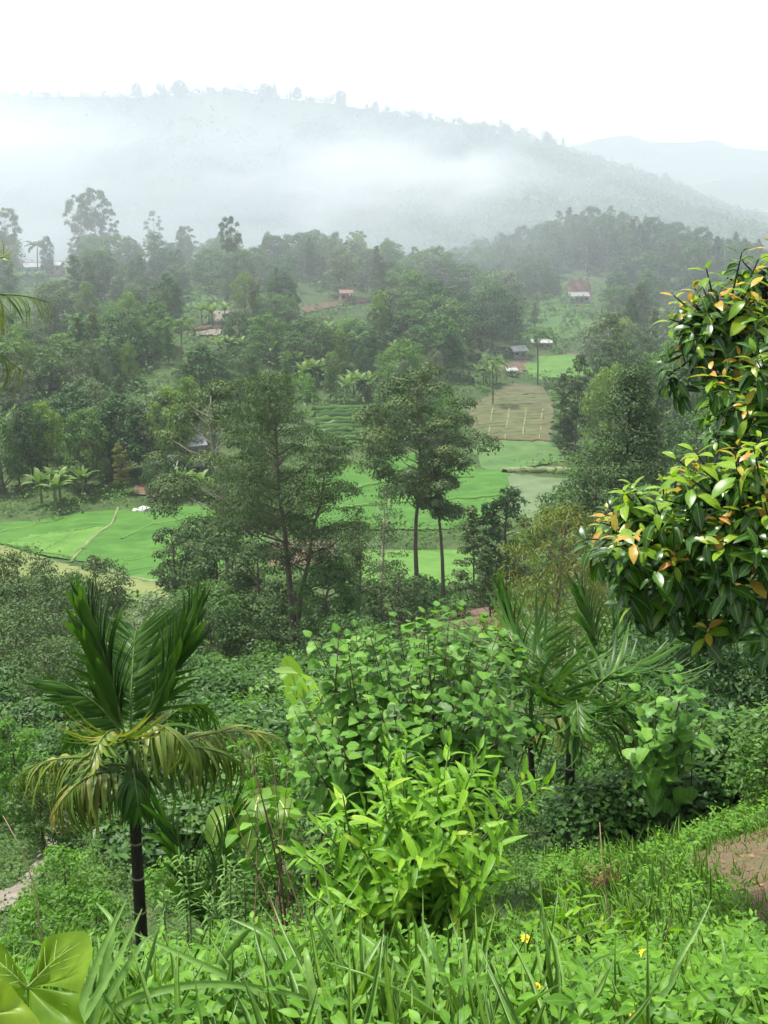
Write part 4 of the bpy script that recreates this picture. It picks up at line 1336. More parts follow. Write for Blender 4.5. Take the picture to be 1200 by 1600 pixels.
# palms and bananas of the far hillside share two low prototypes
b = MB()
b2 = MB()
for i in range(11):
    pts, P, R, L = frond_leaflets((0, 0, 9), i * 33, 65 - 50 * (i % 3) / 2, 3.4, 80, 10, 1.1, 15, droop=.5, seed=700 + i)
    b.leaves(SLIM, P, R, np.stack([L * .9, L, L], -1))
k = np.linspace(0, 1, 7)
b2.tube(np.stack([.4 * k ** 2, 0 * k, 9 * k - .2 * (k == 0)], -1), .16 - .04 * k, 6)
FP = (b2.mesh('trunk', M['bark']), b.mesh('crown', M['mid']))
b = MB()
b2 = MB()
r9 = np.random.default_rng(9)
for s in range(5):
    o = r9.normal(size=3) * (1.1, 1.1, 0)
    b2.tube([o - (0, 0, .2), o + (.1, 0, 1.2), o + (.15, 0, 2.2)], [.16, .13, .08], 6)
    for i in range(8):
        pts, dd, ss_ = rachis(o + (.15, 0, 2.1), i * 47 + s * 20, 75 - 40 * (i % 3) / 2, 2.4, 70, 6)
        sd_ = np.array([-math.sin(math.radians(i * 47 + s * 20)), math.cos(math.radians(i * 47 + s * 20)), 0])
        w = np.array([.08, .26, .34, .32, .22, .02])
        V = np.concatenate([pts - sd_ * w[:, None] + (0, 0, .08), pts, pts + sd_ * w[:, None] + (0, 0, .08)])
        F = []
        for q in range(5):
            for c_ in (0, 6):
                F += [(c_ + q, c_ + q + 6, c_ + q + 7), (c_ + q, c_ + q + 7, c_ + q + 1)]
        b.add(V, F, 0, r9.random())
FB = (b2.mesh('stems', M['stem']), b.mesh('leaves', M['farbanana']))
rd = random.Random(91)
for i, (px, Y) in enumerate([(560, 240), (590, 262), (20, 215), (10, 240), (170, 225), (770, 232), (130, 232), (285, 232), (690, 250), (60, 320), (240, 318), (840, 255)]):
    g = gpt(px, Y)
    t = thing('coconut_palm', 'small coconut palm on the ' + ('lower' if Y < 235 else 'upper') + ' hillside' + zone(px, Y, 0), 'palm', g, 'palms of the far hillside', rd.uniform(0, 6), rd.uniform(.75, 1.1))
    link('trunk', FP[0], t)
    link('crown', FP[1], t, 'stuff')
for i, (px, Y) in enumerate([(490, 232), (470, 238), (352, 248), (510, 236), (440, 246), (100, 300), (60, 312), (180, 300), (30, 310), (540, 262), (630, 255), (760, 250), (330, 270), (395, 262), (150, 312), (560, 225), (90, 164), (280, 165)]):
    g = gpt(px, Y)
    t = thing('banana_clump', 'pale green banana clump ' + ('by the paddy edge' if Y < 200 else 'on the lower hillside' if Y < 245 else 'on the upper hillside') + zone(px, Y, 0), 'banana plant', g, 'banana clumps of the far hillside', rd.uniform(0, 6), rd.uniform(.8, 1.3))
    link('stems', FB[0], t, 'stuff')
    link('leaves', FB[1], t, 'stuff')
#CONTINUE4

# ------------------------------------------------------------------ tea
rng = np.random.default_rng(51)


def tea_mesh(n, size, seed, tpl):
    global rng
    rng = np.random.default_rng(seed)
    b = MB()
    C = np.array([(0, 0, .42), (.22, .1, .46), (-.2, .15, .44), (.05, -.25, .45), (-.15, -.2, .40)])
    Rr = np.array([(.5, .5, .36), (.3, .3, .3), (.3, .3, .3), (.3, .3, .3), (.28, .28, .3)])
    puffs_leaves(b, C, Rr, n // 5, size, tpl, (1, 1, 1) if tpl is not DIA else (.45, 1, 1), up=1.1, jit=.55, inner=.7, hang=-.5)
    s = MB()
    for k in range(5):
        a = k * 1.256
        s.tube([(0, 0, -.1), (.12 * math.cos(a), .12 * math.sin(a), .15), (.3 * math.cos(a), .3 * math.sin(a), .45)], [.03, .022, .012], 5)
    return s.mesh('stems', M['twig']), b.mesh('foliage', M['tea'])


TEA_NEAR = [tea_mesh(900, .085, 510 + k, OVAL) for k in range(3)]
TEA_FAR = [tea_mesh(260, .17, 520 + k, DIA) for k in range(3)]


def tea_bush(label, g, s, near, group, k):
    t = thing('tea_bush', label, 'tea bush', g, group, random.uniform(0, 6.28), (s * random.uniform(.95, 1.2), s * random.uniform(.95, 1.2), s * random.uniform(.85, 1.05)))
    a, b = (TEA_NEAR if near else TEA_FAR)[k % 3]
    link('stems', a, t, 'stuff')
    link('foliage', b, t, 'stuff')


for k in range(15):
    f = k / 14
    g = gpt(915 + 300 * f + random.uniform(-8, 8), 13.2 + 1.0 * f + (k % 2) * .7)
    tea_bush('clipped tea bush at the ' + ('left end' if f < .3 else 'middle' if f < .65 else 'right end') + ' of the hedge, ' + ('rear' if k % 2 else 'front') + ' row', g, 1.0 + .25 * f, True, 'tea hedge beside the dirt path', k)
for k in range(16):
    g = gpt(random.uniform(740, 930), random.uniform(15.5, 24))
    tea_bush('small tea bush around the right palm trunk', g, random.uniform(.7, 1.0), True, 'tea around the right palm trunk', k)
made = 0
while made < 210:
    Y = random.uniform(20, 64)
    px = random.uniform(-40, 520) if Y > 32 else random.uniform(190, 420)
    g = gpt(px, Y)
    if inpoly(np.array([g[0]]), np.array([g[1]]), LP)[0]:
        continue
    tea_bush('rounded tea bush ' + ('low on the left slope, ' if Y < 33 else 'halfway up the left tea slope, ' if Y < 48 else 'high on the tea slope below the grove, ') + ('at the far left' if px < 120 else 'close to the palm trunk' if px < 270 else 'below the grey grove trees' if px < 390 else 'near the forked trunk'), g, random.uniform(1.0, 1.6), False, 'tea bushes on the left slope', made)
    made += 1


# ------------------------------------------------------------------ glossy leaved tree with orange young leaves (right edge)
rng = np.random.default_rng(61)
tg = gpt(1215, 9.5)
tree = thing('glossy_tree', 'glossy dark-leaved tree with orange young leaf tufts at the right edge', 'tree', tg)
ELL = [(1130, 510, 78, 95, 8.2, 34), (1215, 450, 85, 90, 8.6, 20), (1215, 610, 90, 95, 7.6, 30), (1045, 830, 105, 85, 7.3, 44), (1160, 790, 100, 90, 6.8, 40),
       (982, 835, 48, 56, 7.6, 18), (1095, 915, 95, 70, 7.6, 26), (1215, 850, 90, 140, 6.6, 30), (1020, 905, 60, 60, 8.0, 16), (1200, 720, 70, 60, 7.0, 16), (1140, 655, 62, 50, 8.6, 14)]
tips, ups, outs = [], [], []
limbs = MB()
tt = np.array([0, 0, 0.0])
kk = np.linspace(0, 1, 8)
top = pix(1190, 420, 8.6) - tg
trunk_pts = np.stack([top[0] * kk ** 1.5, top[1] * kk, top[2] * kk], -1)
trunk_pts[0, 2] -= .3
limbs.tube(trunk_pts, .075 * (1.1 - .8 * kk), 9)
for (ex, ey, rx, ry, eY, n) in ELL:
    rx, ry, n = rx * 1.04, ry * 1.04, int(n * 1.35)
    c = pix(ex, ey, eY) - tg
    m = mpp(eY)
    D = sphere_dirs(n * 3)
    D = D[(D[:, 1] < .35) & (D[:, 2] > -.75)][:n]
    P = c + D * np.array([rx * m, rx * m, ry * m]) * (.55 + .72 * rng.random((len(D), 1)))
    s = trunk_pts[np.argmin(np.linalg.norm(trunk_pts - (c - (0, 0, .5)), axis=1))]
    limbs.tube([s, s * .5 + c * .5 - (0, 0, .06), c], [.035, .026, .012], 6)
    for p, d in zip(P, D):
        tips.append(p)
        outs.append(d)
        limbs.tube([c, c * .45 + p * .55 + (0, 0, -.03), p], [.010, .007, .004], 4)
limbs.build('trunk', M['barkdark'], tree)
GP, GD, GN, GS, GM = [], [], [], [], []
for p, o in zip(tips, outs):
    axis = nrm(np.array(o) * .55 + np.array([0, 0, .85]))
    yng = rng.random()
    young_tip = (o[2] > -.1 and yng < .72) or yng < .10
    e1 = nrm(np.cross(axis, [.3, .2, .9]))
    e2 = np.cross(axis, e1)
    nl = rng.integers(9, 13)
    for k in range(nl):
        u = k / (nl - 1)            # 0 = oldest, lowest
        a = k * 2.4 + rng.random() * .6
        rad = e1 * math.cos(a) + e2 * math.sin(a)
        el = -.35 + 1.15 * u ** 1.6 + rng.normal() * .12
        d = nrm(rad * math.cos(el) + axis * math.sin(el) - np.array([0, 0, .25 * (1 - u)]))
        GP.append(p - axis * .17 * (1 - u) + rad * .008)
        GD.append(d)
        GN.append(nrm(axis * .9 - rad * .3 + np.array([0, 0, .35]) + rng.normal(size=3) * .18))
        GS.append((.175 - .08 * u ** 2.5) * rng.uniform(.62, 1.22))
        GM.append(2 if (young_tip and u > .64 and yng < .30) else 1 if (young_tip and u > .36) else 0)
GP, GD, GN, GS, GM = map(np.array, (GP, GD, GN, GS, GM))
GR = orient(GD, GN)
# shaded inner leaves
near = np.argsort(GP[:, 1] - .6 * (GM > 0))
vis = near[:300]
rest = near[300:]
GTPL = [leaf_tpl(w, 5, lambda t: np.sin(np.pi * t ** .95) ** .8, .22, dr, wv) for w, dr, wv in ((.40, .25, .0), (.36, .4, .06), (.42, .15, .03), (.38, .5, .0), (.34, .3, .08))]
for q, mt in enumerate(('glossy', 'young', 'flush')):
    w = vis[GM[vis] == q]
    leaf_objects('leaf', leaflet_mesh(GTPL, M[mt], 'leaf_' + mt), GP[w], GR[w], GS[w], tree)
b = MB()
for h in range(5):
    for q in range(3):
        w = rest[(GM[rest] == q) & (rest % 5 == h)]
        b.leaves(GTPL[h], GP[w], GR[w], GS[w], None, q)
inner_c = np.array([pix(e[0], e[1] + 15, e[4] + .25) - tg for e in ELL])
inner_r = np.array([[e[2] * mpp(e[4]) * .75, e[2] * mpp(e[4]) * .7, e[3] * mpp(e[4]) * .75] for e in ELL])
puffs_leaves(b, inner_c, inner_r, 30, .17, GTPL[0], (1, 1, 1), up=.5, jit=.5, inner=.3, hang=.6)
b.build('leaves', [M['glossy'], M['young'], M['flush']], tree, kind='stuff')


# ------------------------------------------------------------------ stem-built bushes
def stem_bush(name, label, cat, g, tips, per, size, tpls, mat, stem_mat, limit=300, spread=.25, tip_up=.9, seed=1, elev=(.0, .9), petiole=0.0, up=.7, r_stem=.008):
    """stems fan out from the base to the tips; leaves along the upper part of every stem"""
    r = np.random.default_rng(seed)
    t = thing(name, label, cat, g)
    LP_, LD, LN, LS = [], [], [], []
    for i, tip in enumerate(tips):
        tip = np.asarray(tip) - g
        b0 = np.array([r.normal() * spread * .5, r.normal() * spread * .5, -.05])
        mid = b0 * .4 + tip * .6 * np.array([.85, .85, 1]) + r.normal(size=3) * .03
        k = np.linspace(0, 1, 8)[:, None]
        pts = (1 - k) ** 2 * b0 + 2 * k * (1 - k) * mid + k ** 2 * tip
        b = MB()
        b.tube(pts, r_stem * np.linspace(1.3, .4, 8), 5)
        b.build('stem', M[stem_mat], t)
        ax = nrm(pts[-1] - pts[-3])
        e1 = nrm(np.cross(ax, [.9, .1, .3]))
        e2 = np.cross(ax, e1)
        L = np.linalg.norm(pts[-1] - pts[0])
        for q in range(per):
            u = 1 - (q / per) ** 1.15 * .62
            p = np.array([np.interp(u, np.linspace(0, 1, 8), pts[:, j]) for j in range(3)])
            a = q * 2.1 + r.random() * .7
            rad = e1 * math.cos(a) + e2 * math.sin(a)
            f = q / per
            el = elev[1] + (elev[0] - elev[1]) * min(1, f * 2.2) + r.normal() * .15
            d = nrm(rad * math.cos(el) + ax * math.sin(el) + np.array([0, 0, -.15 * f]))
            LP_.append(p + d * petiole)
            LD.append(d)
            LN.append(nrm(ax * up + np.array([0, 0, .6]) - rad * .25 + r.normal(size=3) * .22))
            LS.append(size * r.uniform(.75, 1.15) * (.55 + .45 * min(1, f * 4 + .15)))
    P, D, N, S = map(np.array, (LP_, LD, LN, LS))
    Rm = orient(D, N)
    order = np.argsort(P[:, 1] - .35 * P[:, 2])
    a, c = order[:limit], order[limit:]
    leaf_objects('leaf', leaflet_mesh(tpls, M[mat], name + '_leaf'), P[a], Rm[a], S[a], t)
    if len(c):
        b = MB()
        for h in range(len(tpls)):
            w = c[c % len(tpls) == h]
            b.leaves(tpls[h], P[w], Rm[w], S[w], r.random(len(w)))
        b.build('leaves', M[mat], t, kind='stuff')
    return t


def tips_in(boxes, seed):
    """tips scattered in photo-space ellipses: (px, py, rx, ry, Y, dY, n)"""
    r = np.random.default_rng(seed)
    out = []
    for (px, py, rx, ry, Y, dY, n) in boxes:
        got = []
        tries = 0
        while len(got) < n and tries < 4000:
            tries += 1
            a, q = r.uniform(0, 6.28), math.sqrt(r.random())
            c = (px + rx * q * math.cos(a), py + ry * q * math.sin(a))
            if all(math.hypot((c[0] - o[0]), (c[1] - o[1])) > .8 * math.sqrt(rx * ry / n) for o in got):
                got.append(c)
                out.append(pix(c[0], c[1], Y + r.uniform(-1, 1) * dY))
    return out


LTPL = [leaf_tpl(w, 6, lambda t: np.sin(np.pi * t ** .62) ** .85, .35, dr, wv) for w, dr, wv in ((.22, .15, .05), (.19, .4, .0), (.24, .05, .08), (.20, .6, .04), (.23, .25, .0))]
stem_bush('lime_bush', 'bright lime-green bush with pointed lance leaves in the centre foreground', 'bush', gpt(625, 5.9),
          tips_in([(690, 1180, 90, 35, 5.9, .2, 11), (770, 1230, 95, 50, 5.7, .2, 13), (600, 1260, 90, 55, 5.6, .25, 13), (510, 1310, 65, 40, 5.5, .2, 8), (690, 1320, 120, 60, 5.3, .2, 16), (575, 1390, 100, 45, 5.3, .2, 10), (720, 1400, 80, 50, 5.4, .2, 8)], 4),
          17, .175, LTPL, 'lime', 'stem', 300, .25, seed=5, elev=(-.15, 1.05), up=.9)
HTPL = [leaf_tpl(w, 5, lambda t: np.where(t > 0, np.sin(np.pi * np.clip(t, 0, 1) ** .6) ** .7, 0), .12, dr, wv) for w, dr, wv in ((.80, .2, .0), (.72, .35, .05), (.86, .1, .03), (.75, .5, .0), (.7, .25, .06))]
stem_bush('heart_leaved_bush', 'large green bush with broad heart-shaped leaves behind the lime bush', 'bush', gpt(640, 9.2),
          tips_in([(700, 968, 60, 28, 9.3, .3, 9), (775, 1010, 55, 45, 9.2, .3, 10), (630, 1010, 70, 45, 9.2, .3, 12), (540, 1022, 60, 40, 9.0, .3, 10), (490, 1100, 55, 50, 8.8, .3, 9), (590, 1120, 90, 55, 8.6, .3, 14), (720, 1110, 80, 50, 8.7, .3, 12), (800, 1130, 50, 50, 8.8, .3, 8), (520, 1190, 70, 40, 8.5, .3, 8), (640, 1200, 80, 40, 8.6, .3, 8)], 6),
          22, .135, HTPL, 'heart', 'twig', 300, .5, seed=7, elev=(-.1, .7), petiole=.04, up=.5)
stem_bush('heart_leaved_shrub', 'smaller shrub with dull heart-shaped leaves above the tea hedge', 'bush', gpt(1055, 13.5),
          tips_in([(1050, 1110, 70, 60, 13, .3, 14), (1030, 1180, 50, 40, 12.8, .3, 6)], 8), 8, .24, HTPL, 'heart', 'twig', 150, .4, seed=9, elev=(-.1, .6), petiole=.05, up=.4)
stem_bush('leafy_sapling', 'dark-stemmed sapling with pale hanging leaves left of the lime bush', 'bush', gpt(440, 7.2),
          tips_in([(400, 1190, 60, 40, 8.4, .2, 4), (440, 1250, 50, 50, 8.2, .2, 3), (380, 1260, 40, 50, 8.3, .2, 2)], 10), 9, .13, HTPL, 'heart', 'twig', 100, .2, seed=11, elev=(-.3, .5), petiole=.04, up=.4, r_stem=.005)
stem_bush('lime_seedling', 'low lime-green plant with broad pointed leaves right of the lime bush', 'plant', gpt(880, 5.0),
          tips_in([(880, 1400, 60, 30, 5.2, .2, 6), (1000, 1440, 60, 30, 5.6, .2, 7), (940, 1470, 60, 25, 4.9, .2, 6)], 12), 9, .13, LTPL, 'lime', 'stem', 160, .35, seed=13, elev=(.0, .8), up=.9)
WTPL = [leaf_tpl(.16, 5, lambda t: np.sin(np.pi * t ** .8) ** .9, .3, dr) for dr in (.2, .5, .05, .4, .7)]
for i, (px, top, Y) in enumerate([(280, 1335, 7.6), (352, 1345, 7.2), (370, 1320, 7.9), (325, 1400, 7.0), (255, 1390, 7.4)]):
    g = gpt(px + 15, Y)
    stem_bush('tall_weed', ['leftmost tall lance-leaved weed beside the palm trunk', 'tall weed in front of the young palm', 'tallest weed at the right of the young palm', 'short weed at the foot of the young palm', 'small grey-green weed touching the palm trunk'][i], 'weed', g,
              [pix(px + dx, top + abs(dx), Y) for dx in (0, 9)], 34, .10, WTPL, 'weed', 'stem', 70, .04, seed=20 + i, elev=(.35, .9), up=.6, r_stem=.005)
stem_bush('maroon_plant', 'small maroon-leaved plant between the tea hedge and the grass', 'plant', gpt(942, 9.0),
          tips_in([(945, 1355, 32, 22, 9.2, .1, 7)], 14), 8, .12, WTPL, 'maroon', 'twig', 60, .06, seed=31, elev=(-.1, .7), up=.7, r_stem=.006)


# ------------------------------------------------------------------ banana plant with big pale leaves
def ribbon(pts, w, bend=(0, 0, 1), cup=.25, taper=False):
    pts = np.asarray(pts, float)
    k = np.linspace(0, 1, len(pts))
    kk = np.linspace(0, 1, 18)
    P = np.stack([np.interp(kk, k, pts[:, i]) for i in range(3)], -1)
    for _ in range(3):
        P[1:-1] = (P[:-2] + 2 * P[1:-1] + P[2:]) / 4
    T = nrm(np.gradient(P, axis=0))
    S = nrm(np.cross(T, np.asarray(bend, float)))
    N = np.cross(S, T)
    ww = w * np.sin(np.pi * np.clip(kk * .92 + .05, 0, 1)) ** .45
    if taper:
        ww = w * np.clip(1.03 - kk, 0, 1) ** .65 * np.clip(.55 + kk * 2, 0, 1)
    rows = [P - S * ww[:, None] + N * cup * ww[:, None], P - S * ww[:, None] * .5 + N * cup * .35 * ww[:, None], P, P + S * ww[:, None] * .5 + N * cup * .35 * ww[:, None], P + S * ww[:, None] + N * cup * ww[:, None]]
    X = np.stack(rows, 1)
    V, F = grid_mesh(X[..., 0], X[..., 1], X[..., 2])
    return V, F, P


def banana(label, g, leaves, stem_to):
    t = thing('banana_plant', label, 'banana plant', g)
    b = MB()
    e = np.asarray(stem_to) - g
    b.tube([(0, 0, -.2), e * .5, e], [.10, .08, .05], 8)
    b.build('stem', M['stem'], t)
    for i, (pp, w, bend) in enumerate(leaves):
        V, F, P = ribbon([np.asarray(p) - g for p in pp], w, bend)
        b = MB()
        b.add(V, F, 0, .2 + .6 * (i % 3) / 2, np.tile([1, 1, 0, 1, 1], len(P)))
        lf = b.build('leaf', M['banana'], t)
        b = MB()
        b.tube(P + np.array([0, -.008, 0]), np.linspace(.016, .004, len(P)), 4)
        b.build('midrib', M['vein'], lf)


Yb = 17.0
banana('banana plant with one upright pale leaf left of the heart-leaved bush', gpt(478, Yb), [
    ([pix(478, 1180, Yb), pix(468, 1110, Yb), pix(460, 1060, Yb - .2), pix(446, 1026, Yb - .3)], .17, (.2, -1, .15)),
    ([pix(478, 1180, Yb), pix(490, 1090, Yb - .3), pix(470, 1050, Yb - .8), pix(430, 1050, Yb - 1.2)], .14, (0, -.3, 1)),
    ([pix(478, 1185, Yb), pix(520, 1110, Yb), pix(570, 1100, Yb), pix(600, 1140, Yb)], .18, (0, -.5, 1))], pix(478, 1185, Yb))
Yb = 13.0
banana('low banana plant with broad hanging leaves right of the palm crown', gpt(385, Yb), [
    ([pix(395, 1300, Yb), pix(405, 1240, Yb - .3), pix(400, 1260, Yb - .8), pix(385, 1330, Yb - 1.0)], .16, (0, -1, .6)),
    ([pix(395, 1300, Yb), pix(430, 1240, Yb), pix(450, 1270, Yb - .4), pix(455, 1330, Yb - .5)], .15, (0, -1, .5)),
    ([pix(395, 1300, Yb), pix(360, 1270, Yb - .2), pix(340, 1280, Yb - .5), pix(330, 1320, Yb - .6)], .13, (0, -.8, .7))], pix(395, 1300, Yb))

# ------------------------------------------------------------------ foreground grass, creeper, flowers
rng = np.random.default_rng(71)


def scatter(n, xr, yr, power=1.0):
    Y = yr[0] + (yr[1] - yr[0]) * rng.random(n) ** power
    px = rng.uniform(*xr, n)
    X = (px - 600) / F_PX * (Y * 1.02 + .5)
    return X, Y, px


def bare(X, Y, shrink=0):
    k = np.ones(len(X), bool)
    for P in CLEAR[-2:]:
        k &= ~inpoly(X, Y, P)
    return k


def blades(mb, X, Y, length, width, lean, tpls):
    Z = hgt(X, Y)
    n = len(X)
    d = nrm(np.stack([rng.normal(size=n) * lean, rng.normal(size=n) * lean - .1, np.ones(n)], -1))
    nn = nrm(np.stack([d[:, 0] * .2 + rng.normal(size=n) * .5, -np.abs(rng.normal(size=n)) - .3, .35 * np.ones(n)], -1))
    L = length * rng.uniform(.5, 1.25, n)
    h = rng.integers(0, len(tpls), n)
    for q in range(len(tpls)):
        w = h == q
        mb.leaves(tpls[q], np.stack([X, Y, Z - .01], -1)[w], orient(d, nn)[w], np.stack([L * width, L, L], -1)[w], rng.random(w.sum()))


BT = [leaf_tpl(1.0, 6, lambda t: np.clip(1.2 - t, 0, 1) ** .7 * np.clip(t * 6 + .35, 0, 1), .3, dr) for dr in (.1, .35, .7, 1.0)]
mb = MB()
X, Y, px = scatter(2000, (-80, 1280), (1.7, 6.5), 1.2)
k = bare(X, Y)
blades(mb, X[k], Y[k], .19, .06, .45, BT)
X, Y, px = scatter(300, (-60, 860), (1.9, 3.6))
blades(mb, X, Y, .27, .05, .45, BT)
mb2 = MB()
X, Y, px = scatter(150, (60, 1000), (2.0, 3.0))
blades(mb2, X, Y, .33, .04, .7, BT[1:])
mb2.build('long_grass', M['blade'], kind='stuff')
X, Y, px = scatter(5200, (860, 1290), (4.2, 12.5), 1.0)
k = bare(X, Y)
blades(mb, X[k], Y[k], .13, .06, .5, BT)
X, Y, px = scatter(1500, (1040, 1290), (5.5, 12.5), 1.0)
k = ~bare(X, Y)
blades(mb, X[k][:420], Y[k][:420], .08, .07, .7, BT)
X, Y, px = scatter(2500, (300, 1000), (5, 13), 1.0)
blades(mb, X, Y, .18, .05, .5, BT)
E = np.array(CLEAR[-2])              # ragged grass along the edge of the dirt path
for rep_ in range(26):
    i = rng.integers(0, len(E), len(E))
    q = E[i] + rng.normal(size=(len(E), 2)) * np.array([.16, .22])
    w = (q[:, 1] > 4.5) & (q[:, 1] < 12)
    blades(mb, q[w, 0], q[w, 1], rng.uniform(.06, .16), .07, .6, BT)
X, Y, px = scatter(1300, (880, 1260), (5.0, 12.5), 1.0)
k = bare(X, Y) & (fbm(X / .7, Y / .9, 77) > .5)
blades(mb, X[k], Y[k], .26, .055, .5, BT)
mb.build('grass', M['grass'], kind='stuff')

COVT = [leaf_tpl(.5, 5, lambda t: np.interp(t, [0, .3, .55, .62, 1], [.1, .75, 1, .72, 0]), .2, .25, .05), leaf_tpl(.38, 5, lambda t: np.sin(np.pi * t ** .8), .25, .3), leaf_tpl(.55, 5, lambda t: np.interp(t, [0, .35, .5, .6, 1], [.15, .6, 1, .6, 0]), .25, .15, .08)]
mb = MB()                            # creeping plants with small toothed leaves
X, Y, px = scatter(1700, (-60, 1280), (1.9, 6.5), 1.0)
k = bare(X, Y) & ((px > 150) | (Y > 3))
X2, Y2, px2 = scatter(900, (860, 1280), (6.0, 12.5), 1.0)
k2 = bare(X2, Y2) & (fbm(X2 / .8 + 5, Y2, 78) > .48)
X, Y = np.r_[X[k], X2[k2]], np.r_[Y[k], Y2[k2]]
Z = hgt(X, Y)
for s in range(len(X)):
    h = rng.uniform(.03, .26)
    ax = nrm(np.array([rng.normal() * .3, rng.normal() * .3 - .1, 1]))
    m = 8
    u = np.repeat(np.arange(4), 2)
    a = rng.random() * 6.28 + u * 1.57 + np.tile([0, math.pi], 4)
    d = np.stack([np.cos(a), np.sin(a), .25 + .35 * (u == 3) + rng.normal(size=m) * .15], -1)
    nn = np.stack([-d[:, 0] * .3, -d[:, 1] * .3 - .15, np.ones(m)], -1) + rng.normal(size=(m, 3)) * .2
    P = np.array([X[s], Y[s], Z[s]]) + ax * (h * (.3 + .7 * u / 3))[:, None]
    mb.leaves(COVT[s % 3], P, orient(d, nn), rng.uniform(.035, .075, m) * (1.15 - .4 * (u == 3)), rng.random(m))
mb.build('creeper_ground_cover', M['cover'], kind='stuff')

P_ = CLEAR[-2]
q = np.array(P_)
X = rng.uniform(q[:, 0].min(), q[:, 0].max(), 1600)
Y = rng.uniform(q[:, 1].min(), q[:, 1].max(), 1600)
k = inpoly(X, Y, P_)
X, Y = X[k], Y[k]
n = len(X)
mb = MB()
d = nrm(np.stack([rng.normal(size=n), rng.normal(size=n), .15 * rng.normal(size=n)], -1))
mb.leaves(OVAL, np.stack([X, Y, hgt(X, Y) + .03], -1), orient(d, np.stack([rng.normal(size=n) * .3, rng.normal(size=n) * .3, np.ones(n)], -1)), rng.uniform(.02, .06, n))
mb.build('leaf_litter', M['litter'], kind='stuff')

# long arching grass blades, tuft by tuft, each blade a part
TUFTS = [
    ('tuft of long grass arching across the bottom left of the picture', (170, 1610, 2.3), [[(120, 1640), (190, 1560), (330, 1530), (500, 1560), (600, 1620)], [(100, 1640), (150, 1560), (190, 1490), (222, 1420)], [(110, 1640), (130, 1560), (165, 1470), (198, 1405)], [(130, 1640), (175, 1550), (225, 1470), (240, 1460)], [(140, 1630), (160, 1530), (180, 1440), (150, 1410)]], 19),
    ('tuft of broad grass bending right below the young palm', (480, 1600, 2.6), [[(520, 1640), (470, 1540), (420, 1460), (360, 1435)], [(560, 1640), (430, 1560), (300, 1500), (205, 1455)], [(500, 1630), (490, 1560), (478, 1490), (476, 1480)], [(530, 1640), (540, 1560), (575, 1500), (600, 1460)]], 20),
    ('tuft of upright grass in front of the lime bush', (680, 1600, 2.7), [[(690, 1640), (640, 1530), (590, 1480), (555, 1452)], [(660, 1640), (672, 1560), (668, 1500), (652, 1475)], [(700, 1640), (720, 1560), (728, 1500), (724, 1450)], [(720, 1640), (700, 1540), (672, 1470), (662, 1440)], [(640, 1640), (620, 1570), (600, 1540), (590, 1515)]], 16),
    ('tuft of thin grass at the lower right beside the yellow flowers', (860, 1600, 3.0), [[(850, 1640), (880, 1560), (930, 1500), (960, 1490)], [(1040, 1560), (1060, 1500), (1090, 1450), (1112, 1405)], [(830, 1640), (790, 1590), (780, 1540), (770, 1500)], [(1130, 1610), (1135, 1540), (1130, 1480), (1126, 1455)]], 11),
]
for lb, (bx, by, bY), bl, w in TUFTS:
    g = gpt(bx, bY)
    t = thing('grass_tuft', lb, 'grass', g)
    for q, pl in enumerate(bl):
        n = len(pl)
        pp = [pix(a, c, bY + .12 * math.sin(q * 2 + 1) + (.25 * k / n - .1)) - g for k, (a, c) in enumerate(pl)]
        V, F, P = ribbon(pp, w * mpp(bY) * .5, (.15 * (-1) ** q, -.75, .65), .35, True)
        b = MB()
        b.add(V, F, 0, .35 + .5 * (q % 3) / 2, np.tile([1, 1, 0, 1, 1], len(P)))
        b.build('blade', M['blade'], t)

FL = [(403, 1568, 'yellow daisy flower lowest left beside the arching grass'), (501, 1577, 'yellow daisy flower under the broad grass tuft'), (553, 1588, 'yellow daisy flower at the bottom middle edge'), (822, 1467, 'yellow flower just right of the lime bush'), (1007, 1490, 'yellow flower nearest the dirt path'), (922, 1567, 'yellow flower below the thin grass tuft'), (985, 1579, 'yellow flower at the bottom right'), (575, 1589, 'small yellow flower right of the bottom middle one'), (838, 1541, 'faded small yellow flower low right of centre')]
for k, (px, py, lb) in enumerate(FL):
    Yf = 2.75 if py > 1530 else 3.7
    c = pix(px, py, Yf)
    g = np.array([c[0], c[1], float(hgt(c[0], c[1]))])
    t = thing('flower', lb, 'flower', g)
    r = .017 if k < 7 else .010
    b = MB()
    b.tube([(0, 0, -.01), (.01, .005, (c - g)[2] * .6), c - g], [.0022, .002, .0016], 5)
    b.build('stem', M['stem'], t)
    b = MB()
    a = np.arange(10) * .628
    ax = nrm(np.array([.1, -.45, 1]))
    e1 = nrm(np.cross(ax, [0, 1, 0]))
    e2 = np.cross(ax, e1)
    d = e1 * np.cos(a)[:, None] + e2 * np.sin(a)[:, None] + ax * .15
    b.leaves(OVAL, (c - g) + d * .003, orient(d, np.repeat(ax[None], 10, 0)), np.full(10, r))
    b.build('petals', M['petal'], t, kind='stuff')
    b = MB()
    b.tube([c - g + ax * -.002, c - g + ax * .004, c - g + ax * .007], [.005, .006, .003], 8)
    b.build('disc', M['disc'], t)

